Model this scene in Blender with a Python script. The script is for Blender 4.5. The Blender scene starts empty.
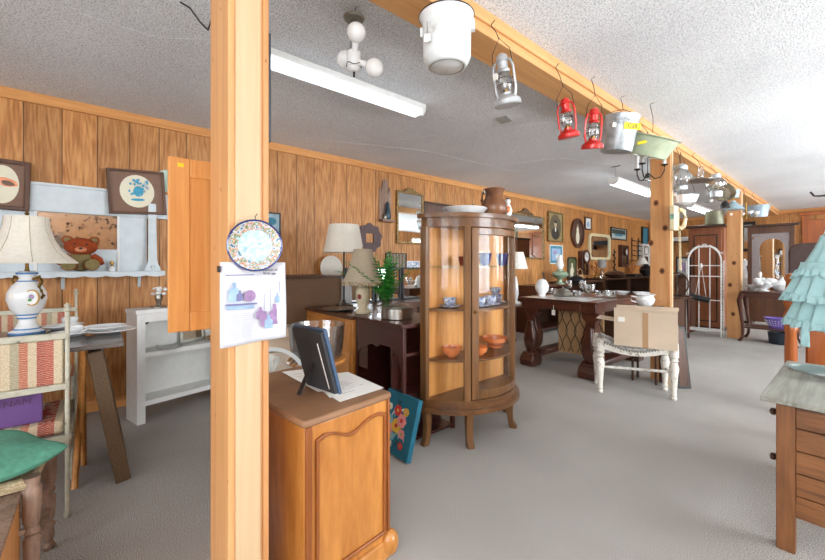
import bpy, bmesh, math, random
from math import sin, cos, pi, radians, floor
from mathutils import Vector, Matrix, Euler
random.seed(7)
C = bpy.context.scene
COL = C.collection
# ------------------------------------------------------------------ camera
TH = radians(50); HC = 1.13; FP = 375.0
FW = Vector((-sin(TH), cos(TH), 0)); RT = Vector((cos(TH), sin(TH), 0))
cd = bpy.data.cameras.new('camera'); cam = bpy.data.objects.new('camera', cd); COL.objects.link(cam)
cam.location = (0, 0, HC); cam.rotation_euler = (pi/2, 0, TH)
cd.sensor_width = 36; cd.lens = FP/825*36; cd.shift_y = -15/825; cd.clip_start = .05
C.camera = cam
# ------------------------------------------------------------------ world, lights, exposure
w = bpy.data.worlds.new('world'); C.world = w; w.use_nodes = True
w.node_tree.nodes['Background'].inputs[0].default_value = (.80, .90, 1, 1)
w.node_tree.nodes['Background'].inputs[1].default_value = 1.6
def area(name, loc, rot, sx, sy, power, col=(.90, .955, 1)):
    l = bpy.data.lights.new(name, 'AREA'); l.shape = 'RECTANGLE'; l.size = sx; l.size_y = sy; l.energy = power; l.color = col
    o = bpy.data.objects.new(name, l); COL.objects.link(o); o.location = loc; o.rotation_euler = rot
    return o
WINS = [(-2.9, -1.2), (2.2, 4.4), (5.6, 7.8), (9.0, 11.2)]
for a, b in WINS:
    area('window_daylight', (3.45, (a+b)/2, 1.35), (0, radians(90), 0), 1.6, b-a, 20 if a < 0 else 100 if a < 5 else 66)
area('window_daylight', (-.7, -3.45, 1.35), (radians(90), 0, 0), 1.8, 1.6, 22)
area('window_daylight', (1.9, -3.45, 1.35), (radians(90), 0, 0), 1.8, 1.6, 45)
C.view_settings.view_transform = 'Standard'; C.view_settings.look = 'None'
C.view_settings.gamma = 1; C.view_settings.use_curve_mapping = False
C.view_settings.exposure = 1.55

# ------------------------------------------------------------------ sight lines of the photograph
def ray(px, py):
    return FW + RT*((px-412.5)/FP) + Vector((0, 0, (265-py)/FP))
def G(px, py, z=0.0):                      # point seen at a pixel on the horizontal plane z
    d = ray(px, py); return Vector((0, 0, HC)) + d*((z-HC)/d.z)
def D(px, py, Z):                          # point at a distance
    return Vector((0, 0, HC)) + ray(px, py)*Z
def WX(px, py, x):                         # point on the plane X = x
    d = ray(px, py); return Vector((0, 0, HC)) + d*(x/d.x)
def WY(px, py, y):
    d = ray(px, py); return Vector((0, 0, HC)) + d*(y/d.y)

# ------------------------------------------------------------------ materials
MC = {}
def lin(c):
    return tuple(((v/255)/12.92 if v/255 <= .04045 else ((v/255+.055)/1.055)**2.4) for v in c)
def newmat(name):
    m = bpy.data.materials.new(name); m.use_nodes = True; nt = m.node_tree
    return m, nt, nt.nodes['Principled BSDF']
def N(nt, t, **k):
    n = nt.nodes.new(t)
    for a, b in k.items():
        if a.startswith('i_'): n.inputs[a[2:].replace('_', ' ')].default_value = b
        else: setattr(n, a, b)
    return n
def bump(nt, bs, src, strength=.3, dist=.01):
    b = N(nt, 'ShaderNodeBump'); b.inputs['Strength'].default_value = strength; b.inputs['Distance'].default_value = dist
    nt.links.new(src, b.inputs['Height']); nt.links.new(b.outputs[0], bs.inputs['Normal'])
def ramp(nt, src, stops):
    r = N(nt, 'ShaderNodeValToRGB'); e = r.color_ramp.elements
    while len(e) < len(stops): e.new(.5)
    for i, (p, c) in enumerate(stops): e[i].position = p; e[i].color = (*c, 1)
    nt.links.new(src, r.inputs[0]); return r
def plain(name, rgb, rough=.5, metal=0, var=.12, scale=18, bmp=0, spec=.5, coat=0):
    if name in MC: return MC[name]
    m, nt, bs = newmat(name); c = lin(rgb)
    tc = N(nt, 'ShaderNodeTexCoord'); no = N(nt, 'ShaderNodeTexNoise'); no.inputs['Scale'].default_value = scale; no.inputs['Detail'].default_value = 4
    nt.links.new(tc.outputs['Object'], no.inputs['Vector'])
    r = ramp(nt, no.outputs[0], [(.3, tuple(v*(1-var) for v in c)), (.7, tuple(min(1, v*(1+var)) for v in c))])
    nt.links.new(r.outputs[0], bs.inputs['Base Color'])
    bs.inputs['Roughness'].default_value = rough; bs.inputs['Metallic'].default_value = metal
    bs.inputs['Specular IOR Level'].default_value = spec; bs.inputs['Coat Weight'].default_value = coat
    if bmp: bump(nt, bs, no.outputs[0], bmp, .004)
    MC[name] = m; return m
def wood(name, a, b, axis='z', scale=7, rough=.4, stretch=.07, knots=False, coat=0, bmp=.12):
    if name in MC: return MC[name]
    m, nt, bs = newmat(name); a = lin(a); b = lin(b)
    tc = N(nt, 'ShaderNodeTexCoord'); mp = N(nt, 'ShaderNodeMapping')
    s = [scale]*3; s['xyz'.index(axis)] = scale*stretch; mp.inputs['Scale'].default_value = s
    nt.links.new(tc.outputs['Object'], mp.inputs['Vector'])
    n1 = N(nt, 'ShaderNodeTexNoise'); n1.inputs['Scale'].default_value = 1.2; n1.inputs['Detail'].default_value = 8; n1.inputs['Roughness'].default_value = .65; n1.inputs['Distortion'].default_value = 1.2
    n2 = N(nt, 'ShaderNodeTexNoise'); n2.inputs['Scale'].default_value = 9; n2.inputs['Detail'].default_value = 5
    nt.links.new(mp.outputs[0], n1.inputs['Vector']); nt.links.new(mp.outputs[0], n2.inputs['Vector'])
    mx = N(nt, 'ShaderNodeMath', operation='MULTIPLY_ADD'); nt.links.new(n2.outputs[0], mx.inputs[0]); mx.inputs[1].default_value = .45
    nt.links.new(n1.outputs[0], mx.inputs[2])
    r = ramp(nt, mx.outputs[0], [(.5, a), (.72, tuple((x+y)/2 for x, y in zip(a, b))), (.95, b)])
    out = r.outputs[0]
    if knots:
        vo = N(nt, 'ShaderNodeTexVoronoi'); m2 = N(nt, 'ShaderNodeMapping'); s2 = [3.1]*3; s2['xyz'.index(axis)] = 1.7
        m2.inputs['Scale'].default_value = s2; m2.inputs['Location'].default_value = (.35, .1, .2)
        nt.links.new(tc.outputs['Object'], m2.inputs['Vector']); nt.links.new(m2.outputs[0], vo.inputs['Vector'])
        kr = ramp(nt, vo.outputs['Distance'], [(.04, (.12, .045, .012)), (.085, (1, 1, 1))])
        mm = N(nt, 'ShaderNodeMix', data_type='RGBA', blend_type='MULTIPLY'); mm.inputs[0].default_value = .8
        nt.links.new(out, mm.inputs[6]); nt.links.new(kr.outputs[0], mm.inputs[7]); out = mm.outputs[2]
    nt.links.new(out, bs.inputs['Base Color']); bs.inputs['Roughness'].default_value = rough; bs.inputs['Coat Weight'].default_value = coat
    if bmp: bump(nt, bs, mx.outputs[0], bmp, .002)
    MC[name] = m; return m
def glass(name, tint=(1, 1, 1), base=.10, rough=.02, fr=.8):
    if name in MC: return MC[name]
    m, nt, bs = newmat(name); nt.nodes.remove(bs); o = nt.nodes['Material Output']
    t = N(nt, 'ShaderNodeBsdfTransparent'); t.inputs[0].default_value = (*tint, 1)
    g = N(nt, 'ShaderNodeBsdfGlossy'); g.inputs['Roughness'].default_value = rough
    lw = N(nt, 'ShaderNodeLayerWeight'); lw.inputs[0].default_value = .35
    ma = N(nt, 'ShaderNodeMath', operation='MULTIPLY_ADD'); ma.use_clamp = True; nt.links.new(lw.outputs['Fresnel'], ma.inputs[0]); ma.inputs[1].default_value = fr; ma.inputs[2].default_value = base
    mx = N(nt, 'ShaderNodeMixShader'); nt.links.new(ma.outputs[0], mx.inputs[0]); nt.links.new(t.outputs[0], mx.inputs[1]); nt.links.new(g.outputs[0], mx.inputs[2])
    nt.links.new(mx.outputs[0], o.inputs[0]); MC[name] = m; return m
def emis(name, rgb, strength):
    m, nt, bs = newmat(name); bs.inputs['Base Color'].default_value = (*lin(rgb), 1); bs.inputs['Emission Color'].default_value = (*lin(rgb), 1)
    bs.inputs['Emission Strength'].default_value = strength; return m
def stripes(name, cols, axis='x', period=.09, fine=160, rough=.9):
    m, nt, bs = newmat(name); tc = N(nt, 'ShaderNodeTexCoord'); sp = N(nt, 'ShaderNodeSeparateXYZ'); nt.links.new(tc.outputs['Object'], sp.inputs[0])
    src = sp.outputs['xyz'.index(axis)]
    d = N(nt, 'ShaderNodeMath', operation='DIVIDE'); nt.links.new(src, d.inputs[0]); d.inputs[1].default_value = period
    fr = N(nt, 'ShaderNodeMath', operation='FRACT'); nt.links.new(d.outputs[0], fr.inputs[0])
    n = len(cols); r = ramp(nt, fr.outputs[0], [(i/n, lin(c)) for i, c in enumerate(cols)]); r.color_ramp.interpolation = 'CONSTANT'
    vo = N(nt, 'ShaderNodeTexVoronoi', feature='DISTANCE_TO_EDGE'); vo.inputs['Scale'].default_value = fine; nt.links.new(tc.outputs['Object'], vo.inputs['Vector'])
    vr = ramp(nt, vo.outputs['Distance'], [(.1, lin((220, 205, 180))), (.22, (1, 1, 1))])
    wv = N(nt, 'ShaderNodeTexWave'); wv.bands_direction = 'Z'; wv.inputs['Scale'].default_value = 40; wv.inputs['Distortion'].default_value = 6; nt.links.new(tc.outputs['Object'], wv.inputs['Vector'])
    mx = N(nt, 'ShaderNodeMix', data_type='RGBA', blend_type='MIX'); mr = ramp(nt, wv.outputs[0], [(.55, (0, 0, 0)), (.7, (.5, .5, .5))])
    nt.links.new(mr.outputs[0], mx.inputs[0]); nt.links.new(r.outputs[0], mx.inputs[6]); mx.inputs[7].default_value = (*lin((222, 208, 180)), 1)
    m2 = N(nt, 'ShaderNodeMix', data_type='RGBA', blend_type='MULTIPLY'); m2.inputs[0].default_value = .6
    nt.links.new(mx.outputs[2], m2.inputs[6]); nt.links.new(vr.outputs[0], m2.inputs[7])
    nt.links.new(m2.outputs[2], bs.inputs['Base Color']); bs.inputs['Roughness'].default_value = rough
    return m
def mottled(name, stops, scale=12, rough=.5, metal=0, detail=4, bmp=0):
    if name in MC: return MC[name]
    m, nt, bs = newmat(name); tc = N(nt, 'ShaderNodeTexCoord'); no = N(nt, 'ShaderNodeTexNoise'); no.inputs['Scale'].default_value = scale; no.inputs['Detail'].default_value = detail
    nt.links.new(tc.outputs['Object'], no.inputs['Vector']); r = ramp(nt, no.outputs[0], [(p, lin(c)) for p, c in stops])
    nt.links.new(r.outputs[0], bs.inputs['Base Color']); bs.inputs['Roughness'].default_value = rough; bs.inputs['Metallic'].default_value = metal
    if bmp: bump(nt, bs, no.outputs[0], bmp, .006)
    MC[name] = m; return m

def wall_mat(name, axis):
    m, nt, bs = newmat(name); L = nt.links
    tc = N(nt, 'ShaderNodeTexCoord'); sp = N(nt, 'ShaderNodeSeparateXYZ'); L.new(tc.outputs['Object'], sp.inputs[0]); u = sp.outputs['xyz'.index(axis)]
    d = N(nt, 'ShaderNodeMath', operation='DIVIDE'); L.new(u, d.inputs[0]); d.inputs[1].default_value = .2
    ad = N(nt, 'ShaderNodeMath', operation='ADD'); L.new(d.outputs[0], ad.inputs[0]); ad.inputs[1].default_value = 20.03
    fl = N(nt, 'ShaderNodeMath', operation='FLOOR'); L.new(ad.outputs[0], fl.inputs[0])
    fr = N(nt, 'ShaderNodeMath', operation='FRACT'); L.new(ad.outputs[0], fr.inputs[0])
    wn = N(nt, 'ShaderNodeTexWhiteNoise', noise_dimensions='1D'); L.new(fl.outputs[0], wn.inputs['W'])
    cb = N(nt, 'ShaderNodeCombineXYZ'); L.new(wn.outputs['Value'], cb.inputs[0]); L.new(wn.outputs['Value'], cb.inputs[2])
    sc = N(nt, 'ShaderNodeVectorMath', operation='SCALE'); sc.inputs['Scale'].default_value = 3.0; L.new(cb.outputs[0], sc.inputs[0])
    av = N(nt, 'ShaderNodeVectorMath', operation='ADD'); L.new(tc.outputs['Object'], av.inputs[0]); L.new(sc.outputs[0], av.inputs[1])
    mp = N(nt, 'ShaderNodeMapping'); s = [6.0, 6.0, .6]; mp.inputs['Scale'].default_value = s; L.new(av.outputs[0], mp.inputs[0])
    n0 = N(nt, 'ShaderNodeTexNoise'); n0.inputs['Scale'].default_value = 1.0; n0.inputs['Detail'].default_value = 1.5; L.new(mp.outputs[0], n0.inputs['Vector'])
    rg = N(nt, 'ShaderNodeMath', operation='MULTIPLY'); L.new(n0.outputs[0], rg.inputs[0]); rg.inputs[1].default_value = 95
    sn = N(nt, 'ShaderNodeMath', operation='SINE'); L.new(rg.outputs[0], sn.inputs[0])
    n1 = N(nt, 'ShaderNodeTexNoise'); n1.inputs['Scale'].default_value = 10; n1.inputs['Detail'].default_value = 6; L.new(mp.outputs[0], n1.inputs['Vector'])
    mx = N(nt, 'ShaderNodeMath', operation='MULTIPLY_ADD'); L.new(sn.outputs[0], mx.inputs[0]); mx.inputs[1].default_value = .075; L.new(n1.outputs[0], mx.inputs[2])
    r = ramp(nt, mx.outputs[0], [(.3, lin((162, 104, 50))), (.5, lin((188, 128, 70))), (.68, lin((205, 150, 90)))])
    bw = N(nt, 'ShaderNodeMapRange'); L.new(wn.outputs['Value'], bw.inputs[0]); bw.inputs[3].default_value = .84; bw.inputs[4].default_value = 1.12
    gm = N(nt, 'ShaderNodeMath', operation='GREATER_THAN'); L.new(fr.outputs[0], gm.inputs[0]); gm.inputs[1].default_value = .035
    gr = N(nt, 'ShaderNodeMapRange'); L.new(gm.outputs[0], gr.inputs[0]); gr.inputs[3].default_value = .3; gr.inputs[4].default_value = 1
    ml = N(nt, 'ShaderNodeMath', operation='MULTIPLY'); L.new(bw.outputs[0], ml.inputs[0]); L.new(gr.outputs[0], ml.inputs[1])
    vm = N(nt, 'ShaderNodeVectorMath', operation='SCALE'); L.new(r.outputs[0], vm.inputs[0]); L.new(ml.outputs[0], vm.inputs['Scale'])
    L.new(vm.outputs[0], bs.inputs['Base Color']); bs.inputs['Roughness'].default_value = .5
    bump(nt, bs, gm.outputs[0], .5, .006); return m

M_wall_y = wall_mat('plywood panelling along', 'y'); M_wall_x = wall_mat('plywood panelling across', 'x')
def carpet():
    m, nt, bs = newmat('carpet'); L = nt.links; tc = N(nt, 'ShaderNodeTexCoord')
    a = N(nt, 'ShaderNodeTexNoise'); a.inputs['Scale'].default_value = 300; a.inputs['Detail'].default_value = 4; L.new(tc.outputs['Object'], a.inputs['Vector'])
    b = N(nt, 'ShaderNodeTexNoise'); b.inputs['Scale'].default_value = 1.1; b.inputs['Detail'].default_value = 5; L.new(tc.outputs['Object'], b.inputs['Vector'])
    r = ramp(nt, a.outputs[0], [(.36, lin((108, 105, 100))), (.5, lin((176, 172, 166))), (.62, lin((222, 218, 212)))])
    r2 = ramp(nt, b.outputs[0], [(.35, (.82, .81, .80)), (.65, (1, 1, 1))])
    x = N(nt, 'ShaderNodeMix', data_type='RGBA', blend_type='MULTIPLY'); x.inputs[0].default_value = 1
    L.new(r.outputs[0], x.inputs[6]); L.new(r2.outputs[0], x.inputs[7]); L.new(x.outputs[2], bs.inputs['Base Color'])
    bs.inputs['Roughness'].default_value = .97; bs.inputs['Specular IOR Level'].default_value = .1; bump(nt, bs, a.outputs[0], .3, .003); return m
def popcorn():
    m, nt, bs = newmat('popcorn ceiling'); L = nt.links; tc = N(nt, 'ShaderNodeTexCoord')
    a = N(nt, 'ShaderNodeTexNoise'); a.inputs['Scale'].default_value = 130; a.inputs['Detail'].default_value = 3; L.new(tc.outputs['Object'], a.inputs['Vector'])
    b = N(nt, 'ShaderNodeTexNoise'); b.inputs['Scale'].default_value = .8; b.inputs['Detail'].default_value = 3; L.new(tc.outputs['Object'], b.inputs['Vector'])
    r = ramp(nt, a.outputs[0], [(.36, lin((198, 201, 204))), (.53, lin((248, 249, 250)))])
    r2 = ramp(nt, b.outputs[0], [(.35, (.88, .88, .89)), (.6, (1, 1, 1))])
    x = N(nt, 'ShaderNodeMix', data_type='RGBA', blend_type='MULTIPLY'); x.inputs[0].default_value = 1
    L.new(r.outputs[0], x.inputs[6]); L.new(r2.outputs[0], x.inputs[7]); L.new(x.outputs[2], bs.inputs['Base Color'])
    bs.inputs['Roughness'].default_value = .95; bs.inputs['Specular IOR Level'].default_value = .1; bump(nt, bs, a.outputs[0], .8, .010); return m
M_carpet = carpet(); M_ceil = popcorn()
M_pine = wood('pine board', (190, 128, 76), (218, 166, 110), 'z', 5, .5, .05, knots=True)
M_pine_y = wood('pine beam', (194, 132, 78), (222, 170, 112), 'y', 5, .5, .05, knots=True)
M_pine_lt = wood('pale pine board', (192, 158, 118), (208, 180, 142), 'z', 5, .5, .05)
M_trim = wood('pine trim', (188, 122, 62), (224, 164, 98), 'y', 6, .5, .06)
M_trim_x = wood('pine trim across', (188, 122, 62), (224, 164, 98), 'x', 6, .5, .06)
M_oak = wood('honey oak', (196, 126, 60), (228, 166, 96), 'z', 9, .38, .05)
M_maple = wood('amber veneer', (158, 94, 34), (208, 142, 70), 'z', 4, .3, .25, coat=.3)
M_curio = wood('golden brown oak', (80, 50, 24), (132, 90, 48), 'z', 10, .35, .05, coat=.3)
M_curio_x = wood('golden brown oak across', (78, 48, 24), (124, 82, 44), 'x', 10, .35, .05, coat=.3)
M_mahog = wood('mahogany', (58, 28, 20), (96, 52, 36), 'x', 7, .28, .06, coat=.4)
M_dmahog = wood('dark red brown desk wood', (48, 20, 16), (80, 36, 28), 'x', 8, .35, .08, coat=.2)
M_dwood = wood('dark wood', (44, 26, 18), (82, 52, 34), 'z', 9, .4, .08)
M_walnut = wood('walnut frame', (66, 40, 26), (104, 68, 46), 'z', 9, .4, .1)
M_rwood = wood('red stained wood', (140, 70, 26), (190, 104, 46), 'z', 7, .3, .06, coat=.4)
M_chest = wood('worn brown oak', (92, 56, 28), (152, 98, 54), 'x', 8, .45, .08)
M_chest_top = wood('bleached plank top', (118, 116, 106), (168, 168, 156), 'y', 9, .6, .06)
M_chest_z = wood('worn brown oak upright', (92, 56, 28), (150, 96, 54), 'z', 8, .45, .08)
M_greywood = wood('weathered turned wood', (110, 84, 70), (170, 142, 122), 'z', 12, .6, .15)
M_brass = plain('aged brass', (150, 118, 62), .35, .9)
M_gilt = mottled('tarnished gilt', [(.35, (84, 62, 38)), (.55, (150, 122, 76)), (.7, (190, 168, 120))], 60, .45, .5, bmp=.6)
M_white = plain('white paint', (226, 226, 222), .45, 0, .04)
M_bluewhite = plain('cool white paint', (206, 216, 220), .5, 0, .05)
M_cream = mottled('chipped cream paint', [(.28, (130, 122, 104)), (.36, (188, 184, 164)), (.7, (204, 202, 184))], 30, .5)
M_distress = mottled('distressed white paint', [(.3, (134, 118, 98)), (.39, (216, 210, 198)), (.7, (232, 228, 220))], 46, .55)
M_enamel = mottled('white enamel', [(.27, (176, 172, 160)), (.42, (222, 226, 226)), (.8, (236, 238, 238))], 9, .22)
M_enamel_gr = plain('pale green enamel', (176, 186, 158), .25)
M_ceramic = plain('white ceramic', (238, 240, 240), .15, 0, .03, coat=.4)
M_shade = plain('cream lampshade fabric', (234, 228, 214), .85, 0, .05, 60)
M_shade2 = plain('taupe lampshade fabric', (186, 174, 150), .85, 0, .06, 60)
M_black = plain('black metal', (22, 22, 24), .4)
M_blackp = plain('black plastic', (30, 31, 34), .45)
M_iron = plain('dark iron', (50, 48, 46), .5, .7)
M_steel = plain('brushed steel', (180, 178, 172), .28, .95, .05)
M_silver = plain('tarnished silver', (150, 148, 138), .3, .9, .2)
M_galv = mottled('galvanised steel', [(.3, (140, 148, 154)), (.5, (186, 194, 198)), (.7, (216, 222, 224))], 14, .4, .55)
M_redm = plain('red lantern paint', (206, 34, 26), .3, .15, .12, coat=.5)
M_glass = glass('clear glass', fr=.4); M_cglass = glass('cut glass', (.97, .98, .98), .10, .12, .6); M_pane = glass('curved cabinet glass', (.985, .99, .99), .008, .05, .07)
M_mirror = plain('mirror silvering', (232, 236, 236), .02, 1, .01)
M_omirror = mottled('foxed mirror', [(.30, (60, 54, 50)), (.42, (190, 184, 174)), (.8, (206, 200, 190))], 30, .12, .9)
M_paper = mottled('aged paper', [(.3, (196, 196, 204)), (.7, (216, 216, 222))], 4, .8)
M_card = plain('cardboard', (208, 188, 164), .85, 0, .06, 6)
M_card2 = plain('cardboard tape', (176, 138, 96), .4, 0, .04)
M_tag = plain('white tag card', (240, 238, 230), .8, 0, .02)
M_rush = stripes('woven rush', [(208, 196, 166), (176, 160, 128)], 'x', .012, 90)
M_yellow = plain('yellow sticker', (236, 210, 40), .6, 0, .03)
M_ink = plain('dark ink', (56, 52, 70), .8); M_lilac = plain('lilac print', (158, 140, 172), .8, 0, .2, 40); M_bprint = plain('pale blue print', (150, 176, 204), .8, 0, .2, 40)
M_blue = plain('cobalt glaze', (24, 40, 104), .2, 0, .15, coat=.4); M_teal = plain('teal print', (64, 130, 152), .7, 0, .2, 50)
M_green = mottled('fern green', [(.3, (14, 84, 24)), (.55, (44, 140, 44)), (.7, (96, 184, 60))], 30, .5)
M_oran = plain('orange lustre glass', (226, 130, 72), .15, 0, .12, coat=.6)
M_mat = plain('taupe picture mount', (128, 100, 84), .85, 0, .04, 60); M_cream2 = plain('cream card', (228, 222, 198), .8, 0, .04)
M_cord = plain('cream plastic', (222, 206, 166), .4, 0, .03)
M_willow = mottled('blue willow glaze', [(.42, (236, 240, 242)), (.5, (60, 84, 150)), (.56, (236, 240, 242)), (.62, (92, 116, 170))], 60, .2)
M_grey = plain('grey plastic', (170, 172, 170), .45); M_charcoal = plain('charcoal felt', (60, 60, 62), .9)

# ------------------------------------------------------------------ mesh builder
class MB:
    def __init__(s): s.b = bmesh.new(); s.M = Matrix(); s.mi = 0
    def at(s, loc=(0, 0, 0), rot=(0, 0, 0)): s.M = Matrix.Translation(loc) @ Euler(rot).to_matrix().to_4x4(); return s
    def v(s, p): return s.b.verts.new(s.M @ Vector(p))
    def f(s, vs):
        try: fa = s.b.faces.new(vs); fa.material_index = s.mi; fa.smooth = True; return fa
        except ValueError: return None
    def box(s, x0, x1, y0, y1, z0, z1):
        q = [s.v((x, y, z)) for z in (z0, z1) for x, y in ((x0, y0), (x1, y0), (x1, y1), (x0, y1))]
        for i in ((3, 2, 1, 0), (4, 5, 6, 7), (0, 1, 5, 4), (1, 2, 6, 5), (2, 3, 7, 6), (3, 0, 4, 7)): s.f([q[k] for k in i])
        return s
    def rings(s, rs, close=True, cap=True):
        n = len(rs[0])
        for a, b in zip(rs[:-1], rs[1:]):
            for i in range(n if close else n-1):
                j = (i+1) % n; s.f([a[i], a[j], b[j], b[i]])
        if cap: s.f(list(reversed(rs[0]))); s.f(rs[-1])
        return s
    def lathe(s, prof, at=(0, 0, 0), n=24, sx=1, sy=1, cap=True, a0=0, a1=2*pi, wob=None):
        full = abs(a1-a0-2*pi) < 1e-6; rs = []
        for r, z in prof:
            r = max(r, .0004); R = []
            for i in range(n if full else n+1):
                t = a0+(a1-a0)*i/n; k = r*(wob(t, z) if wob else 1)
                R.append(s.v((at[0]+k*cos(t)*sx, at[1]+k*sin(t)*sy, at[2]+z)))
            rs.append(R)
        return s.rings(rs, full, cap and full)
    def cyl(s, p0, p1, r0, r1=None, n=12): return s.tube([p0, p1], [r0, r0 if r1 is None else r1], n)
    def tube(s, pts, r, n=8, close=False):
        pts = [Vector(p) for p in pts]; m = len(pts); rs = []
        if not isinstance(r, (list, tuple)): r = [r]*m
        up = None
        for i, p in enumerate(pts):
            if close: t = (pts[(i+1) % m]-pts[i-1]).normalized()
            else: t = (pts[min(i+1, m-1)]-pts[max(i-1, 0)]).normalized()
            if up is None: up = Vector((0, 0, 1)) if abs(t.z) < .9 else Vector((1, 0, 0))
            a = t.cross(up)
            if a.length < 1e-4: a = t.cross(Vector((1, .3, 0)))
            a.normalize(); b = t.cross(a).normalized(); up = -b if False else up
            rs.append([s.v(p+(a*cos(2*pi*k/n)+b*sin(2*pi*k/n))*r[i]) for k in range(n)])
        if close: rs.append(rs[0]); return s.rings(rs, True, False)
        return s.rings(rs)
    def ball(s, c, r, sc=(1, 1, 1), n=16, k=10):
        top = [(r*sin(pi*i/k), -r*cos(pi*i/k)) for i in range(k+1)]
        rs = []
        for rr, z in top:
            rr = max(rr, r*.01); rs.append([s.v((c[0]+rr*cos(2*pi*i/n)*sc[0], c[1]+rr*sin(2*pi*i/n)*sc[1], c[2]+z*sc[2])) for i in range(n)])
        return s.rings(rs)
    def prism(s, pts, d0, d1, pl='xz'):
        f = {'xz': lambda a, b, d: (a, d, b), 'xy': lambda a, b, d: (a, b, d), 'yz': lambda a, b, d: (d, a, b)}[pl]
        A = [s.v(f(a, b, d0)) for a, b in pts]; B = [s.v(f(a, b, d1)) for a, b in pts]; return s.rings([A, B])
    def ell(s, cx, cz, rx, rz, d0, d1, n=28, a=0):
        return s.prism([(cx+rx*cos(2*pi*i/n)*cos(a)-rz*sin(2*pi*i/n)*sin(a), cz+rx*cos(2*pi*i/n)*sin(a)+rz*sin(2*pi*i/n)*cos(a)) for i in range(n)], d0, d1)
    def ringprism(s, outer, inner, d0, d1, pl='xz'):
        f = {'xz': lambda a, b, d: (a, d, b), 'xy': lambda a, b, d: (a, b, d), 'yz': lambda a, b, d: (d, a, b)}[pl]
        O0 = [s.v(f(a, b, d0)) for a, b in outer]; O1 = [s.v(f(a, b, d1)) for a, b in outer]; I0 = [s.v(f(a, b, d0)) for a, b in inner]; I1 = [s.v(f(a, b, d1)) for a, b in inner]
        return s.rings([O0, O1, I1, I0, O0], True, False)
    def sheet(s, fn, nu, nv, th=.004):
        g = [[s.v(fn(i/nu, j/nv)) for j in range(nv+1)] for i in range(nu+1)]
        for i in range(nu):
            for j in range(nv): s.f([g[i][j], g[i+1][j], g[i+1][j+1], g[i][j+1]])
        return s
    def build(s, name, mats, parent=None, bevel=0, thick=0, sub=0, angle=38):
        bmesh.ops.recalc_face_normals(s.b, faces=s.b.faces)
        me = bpy.data.meshes.new(name); s.b.to_mesh(me); s.b.free()
        for m in (mats if isinstance(mats, (list, tuple)) else [mats]): me.materials.append(m)
        me.set_sharp_from_angle(angle=radians(angle))
        o = bpy.data.objects.new(name, me); COL.objects.link(o)
        if parent: o.parent = parent
        if thick: k = o.modifiers.new('solid', 'SOLIDIFY'); k.thickness = thick; k.offset = 0
        if sub: k = o.modifiers.new('sub', 'SUBSURF'); k.levels = k.render_levels = sub
        if bevel: k = o.modifiers.new('bevel', 'BEVEL'); k.width = bevel; k.segments = 2; k.limit_method = 'ANGLE'; k.angle_limit = radians(50)
        return o
def tag(o, label, cat, group=None):
    o['label'] = label; o['category'] = cat
    if group: o['group'] = group
    return o
def T(name, label, cat, loc, rz=0, group=None, rot=None):
    o = bpy.data.objects.new(name, None); COL.objects.link(o); o.empty_display_size = .05
    o.location = loc; o.rotation_euler = rot or (0, 0, rz)
    return tag(o, label, cat, group)
def S(o): o['kind'] = 'structure'; return o
def dup(root, loc, rz=None, label=None, scale=None):
    r = root.copy(); COL.objects.link(r); r.location = loc
    if rz is not None: r.rotation_euler[2] = rz
    if label: r['label'] = label
    if scale: r.scale = scale
    for ch in list(root.children):
        c = ch.copy(); COL.objects.link(c); c.parent = r
        for g in ch.children:
            d = g.copy(); COL.objects.link(d); d.parent = c
    return r
def lettering(txt, parent, loc, size, mat, rot=(pi/2, 0, 0), align='CENTER'):
    cu = bpy.data.curves.new('lettering', 'FONT'); cu.body = txt; cu.size = size; cu.extrude = .0006; cu.align_x = align; cu.align_y = 'CENTER'
    o = bpy.data.objects.new('lettering', cu); COL.objects.link(o); o.location = loc; o.rotation_euler = rot; cu.materials.append(mat)
    bpy.context.view_layer.update(); me = bpy.data.meshes.new_from_object(o.evaluated_get(bpy.context.evaluated_depsgraph_get())); bpy.data.objects.remove(o)
    o = bpy.data.objects.new('lettering', me); COL.objects.link(o); o.location = loc; o.rotation_euler = rot; o.parent = parent; return o
def rrect(x0, x1, z0, z1, r, n=4):
    P = []
    for cx, cz, a in ((x1-r, z1-r, 0), (x0+r, z1-r, 90), (x0+r, z0+r, 180), (x1-r, z0+r, 270)):
        P += [(cx+r*cos(radians(a+90*i/n)), cz+r*sin(radians(a+90*i/n))) for i in range(n+1)]
    return P

# ================================================================== ROOM
XL = -3.8; XR = 3.2; YB = -3.2; YE = 11.8; ZC = 2.36
S(MB().box(XL-.1, XR+.1, YB-.1, YE+.1, -.1, 0).build('floor', M_carpet))
S(MB().box(XL-.1, XR+.1, YB-.1, YE+.1, ZC, ZC+.1).build('ceiling', M_ceil))
S(MB().box(XL-.1, XL, YB-.1, YE+.1, 0, ZC).build('wall_left', M_wall_y))
S(MB().box(XL, XR, YE, YE+.1, 0, ZC).build('wall_end', M_wall_x))
m = MB(); e = [YB-.1]+[v for ab in WINS for v in ab]+[YE+.1]
for i in range(0, len(e), 2): m.box(XR, XR+.1, e[i], e[i+1], 0, ZC)
for a, b in WINS: m.box(XR, XR+.1, a, b, 0, .55); m.box(XR, XR+.1, a, b, 2.15, ZC)
S(m.build('wall_right', M_wall_y))
m = MB(); xs = [XL, -1.6, .2, 1.0, 2.8, XR]
for a, b in ((0, 1), (2, 3), (4, 5)): m.box(xs[a], xs[b], YB-.1, YB, 0, ZC)
for a, b in ((1, 2), (3, 4)): m.box(xs[a], xs[b], YB-.1, YB, 0, .55); m.box(xs[a], xs[b], YB-.1, YB, 2.15, ZC)
S(m.build('wall_back', M_wall_x))
k = 1
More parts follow.
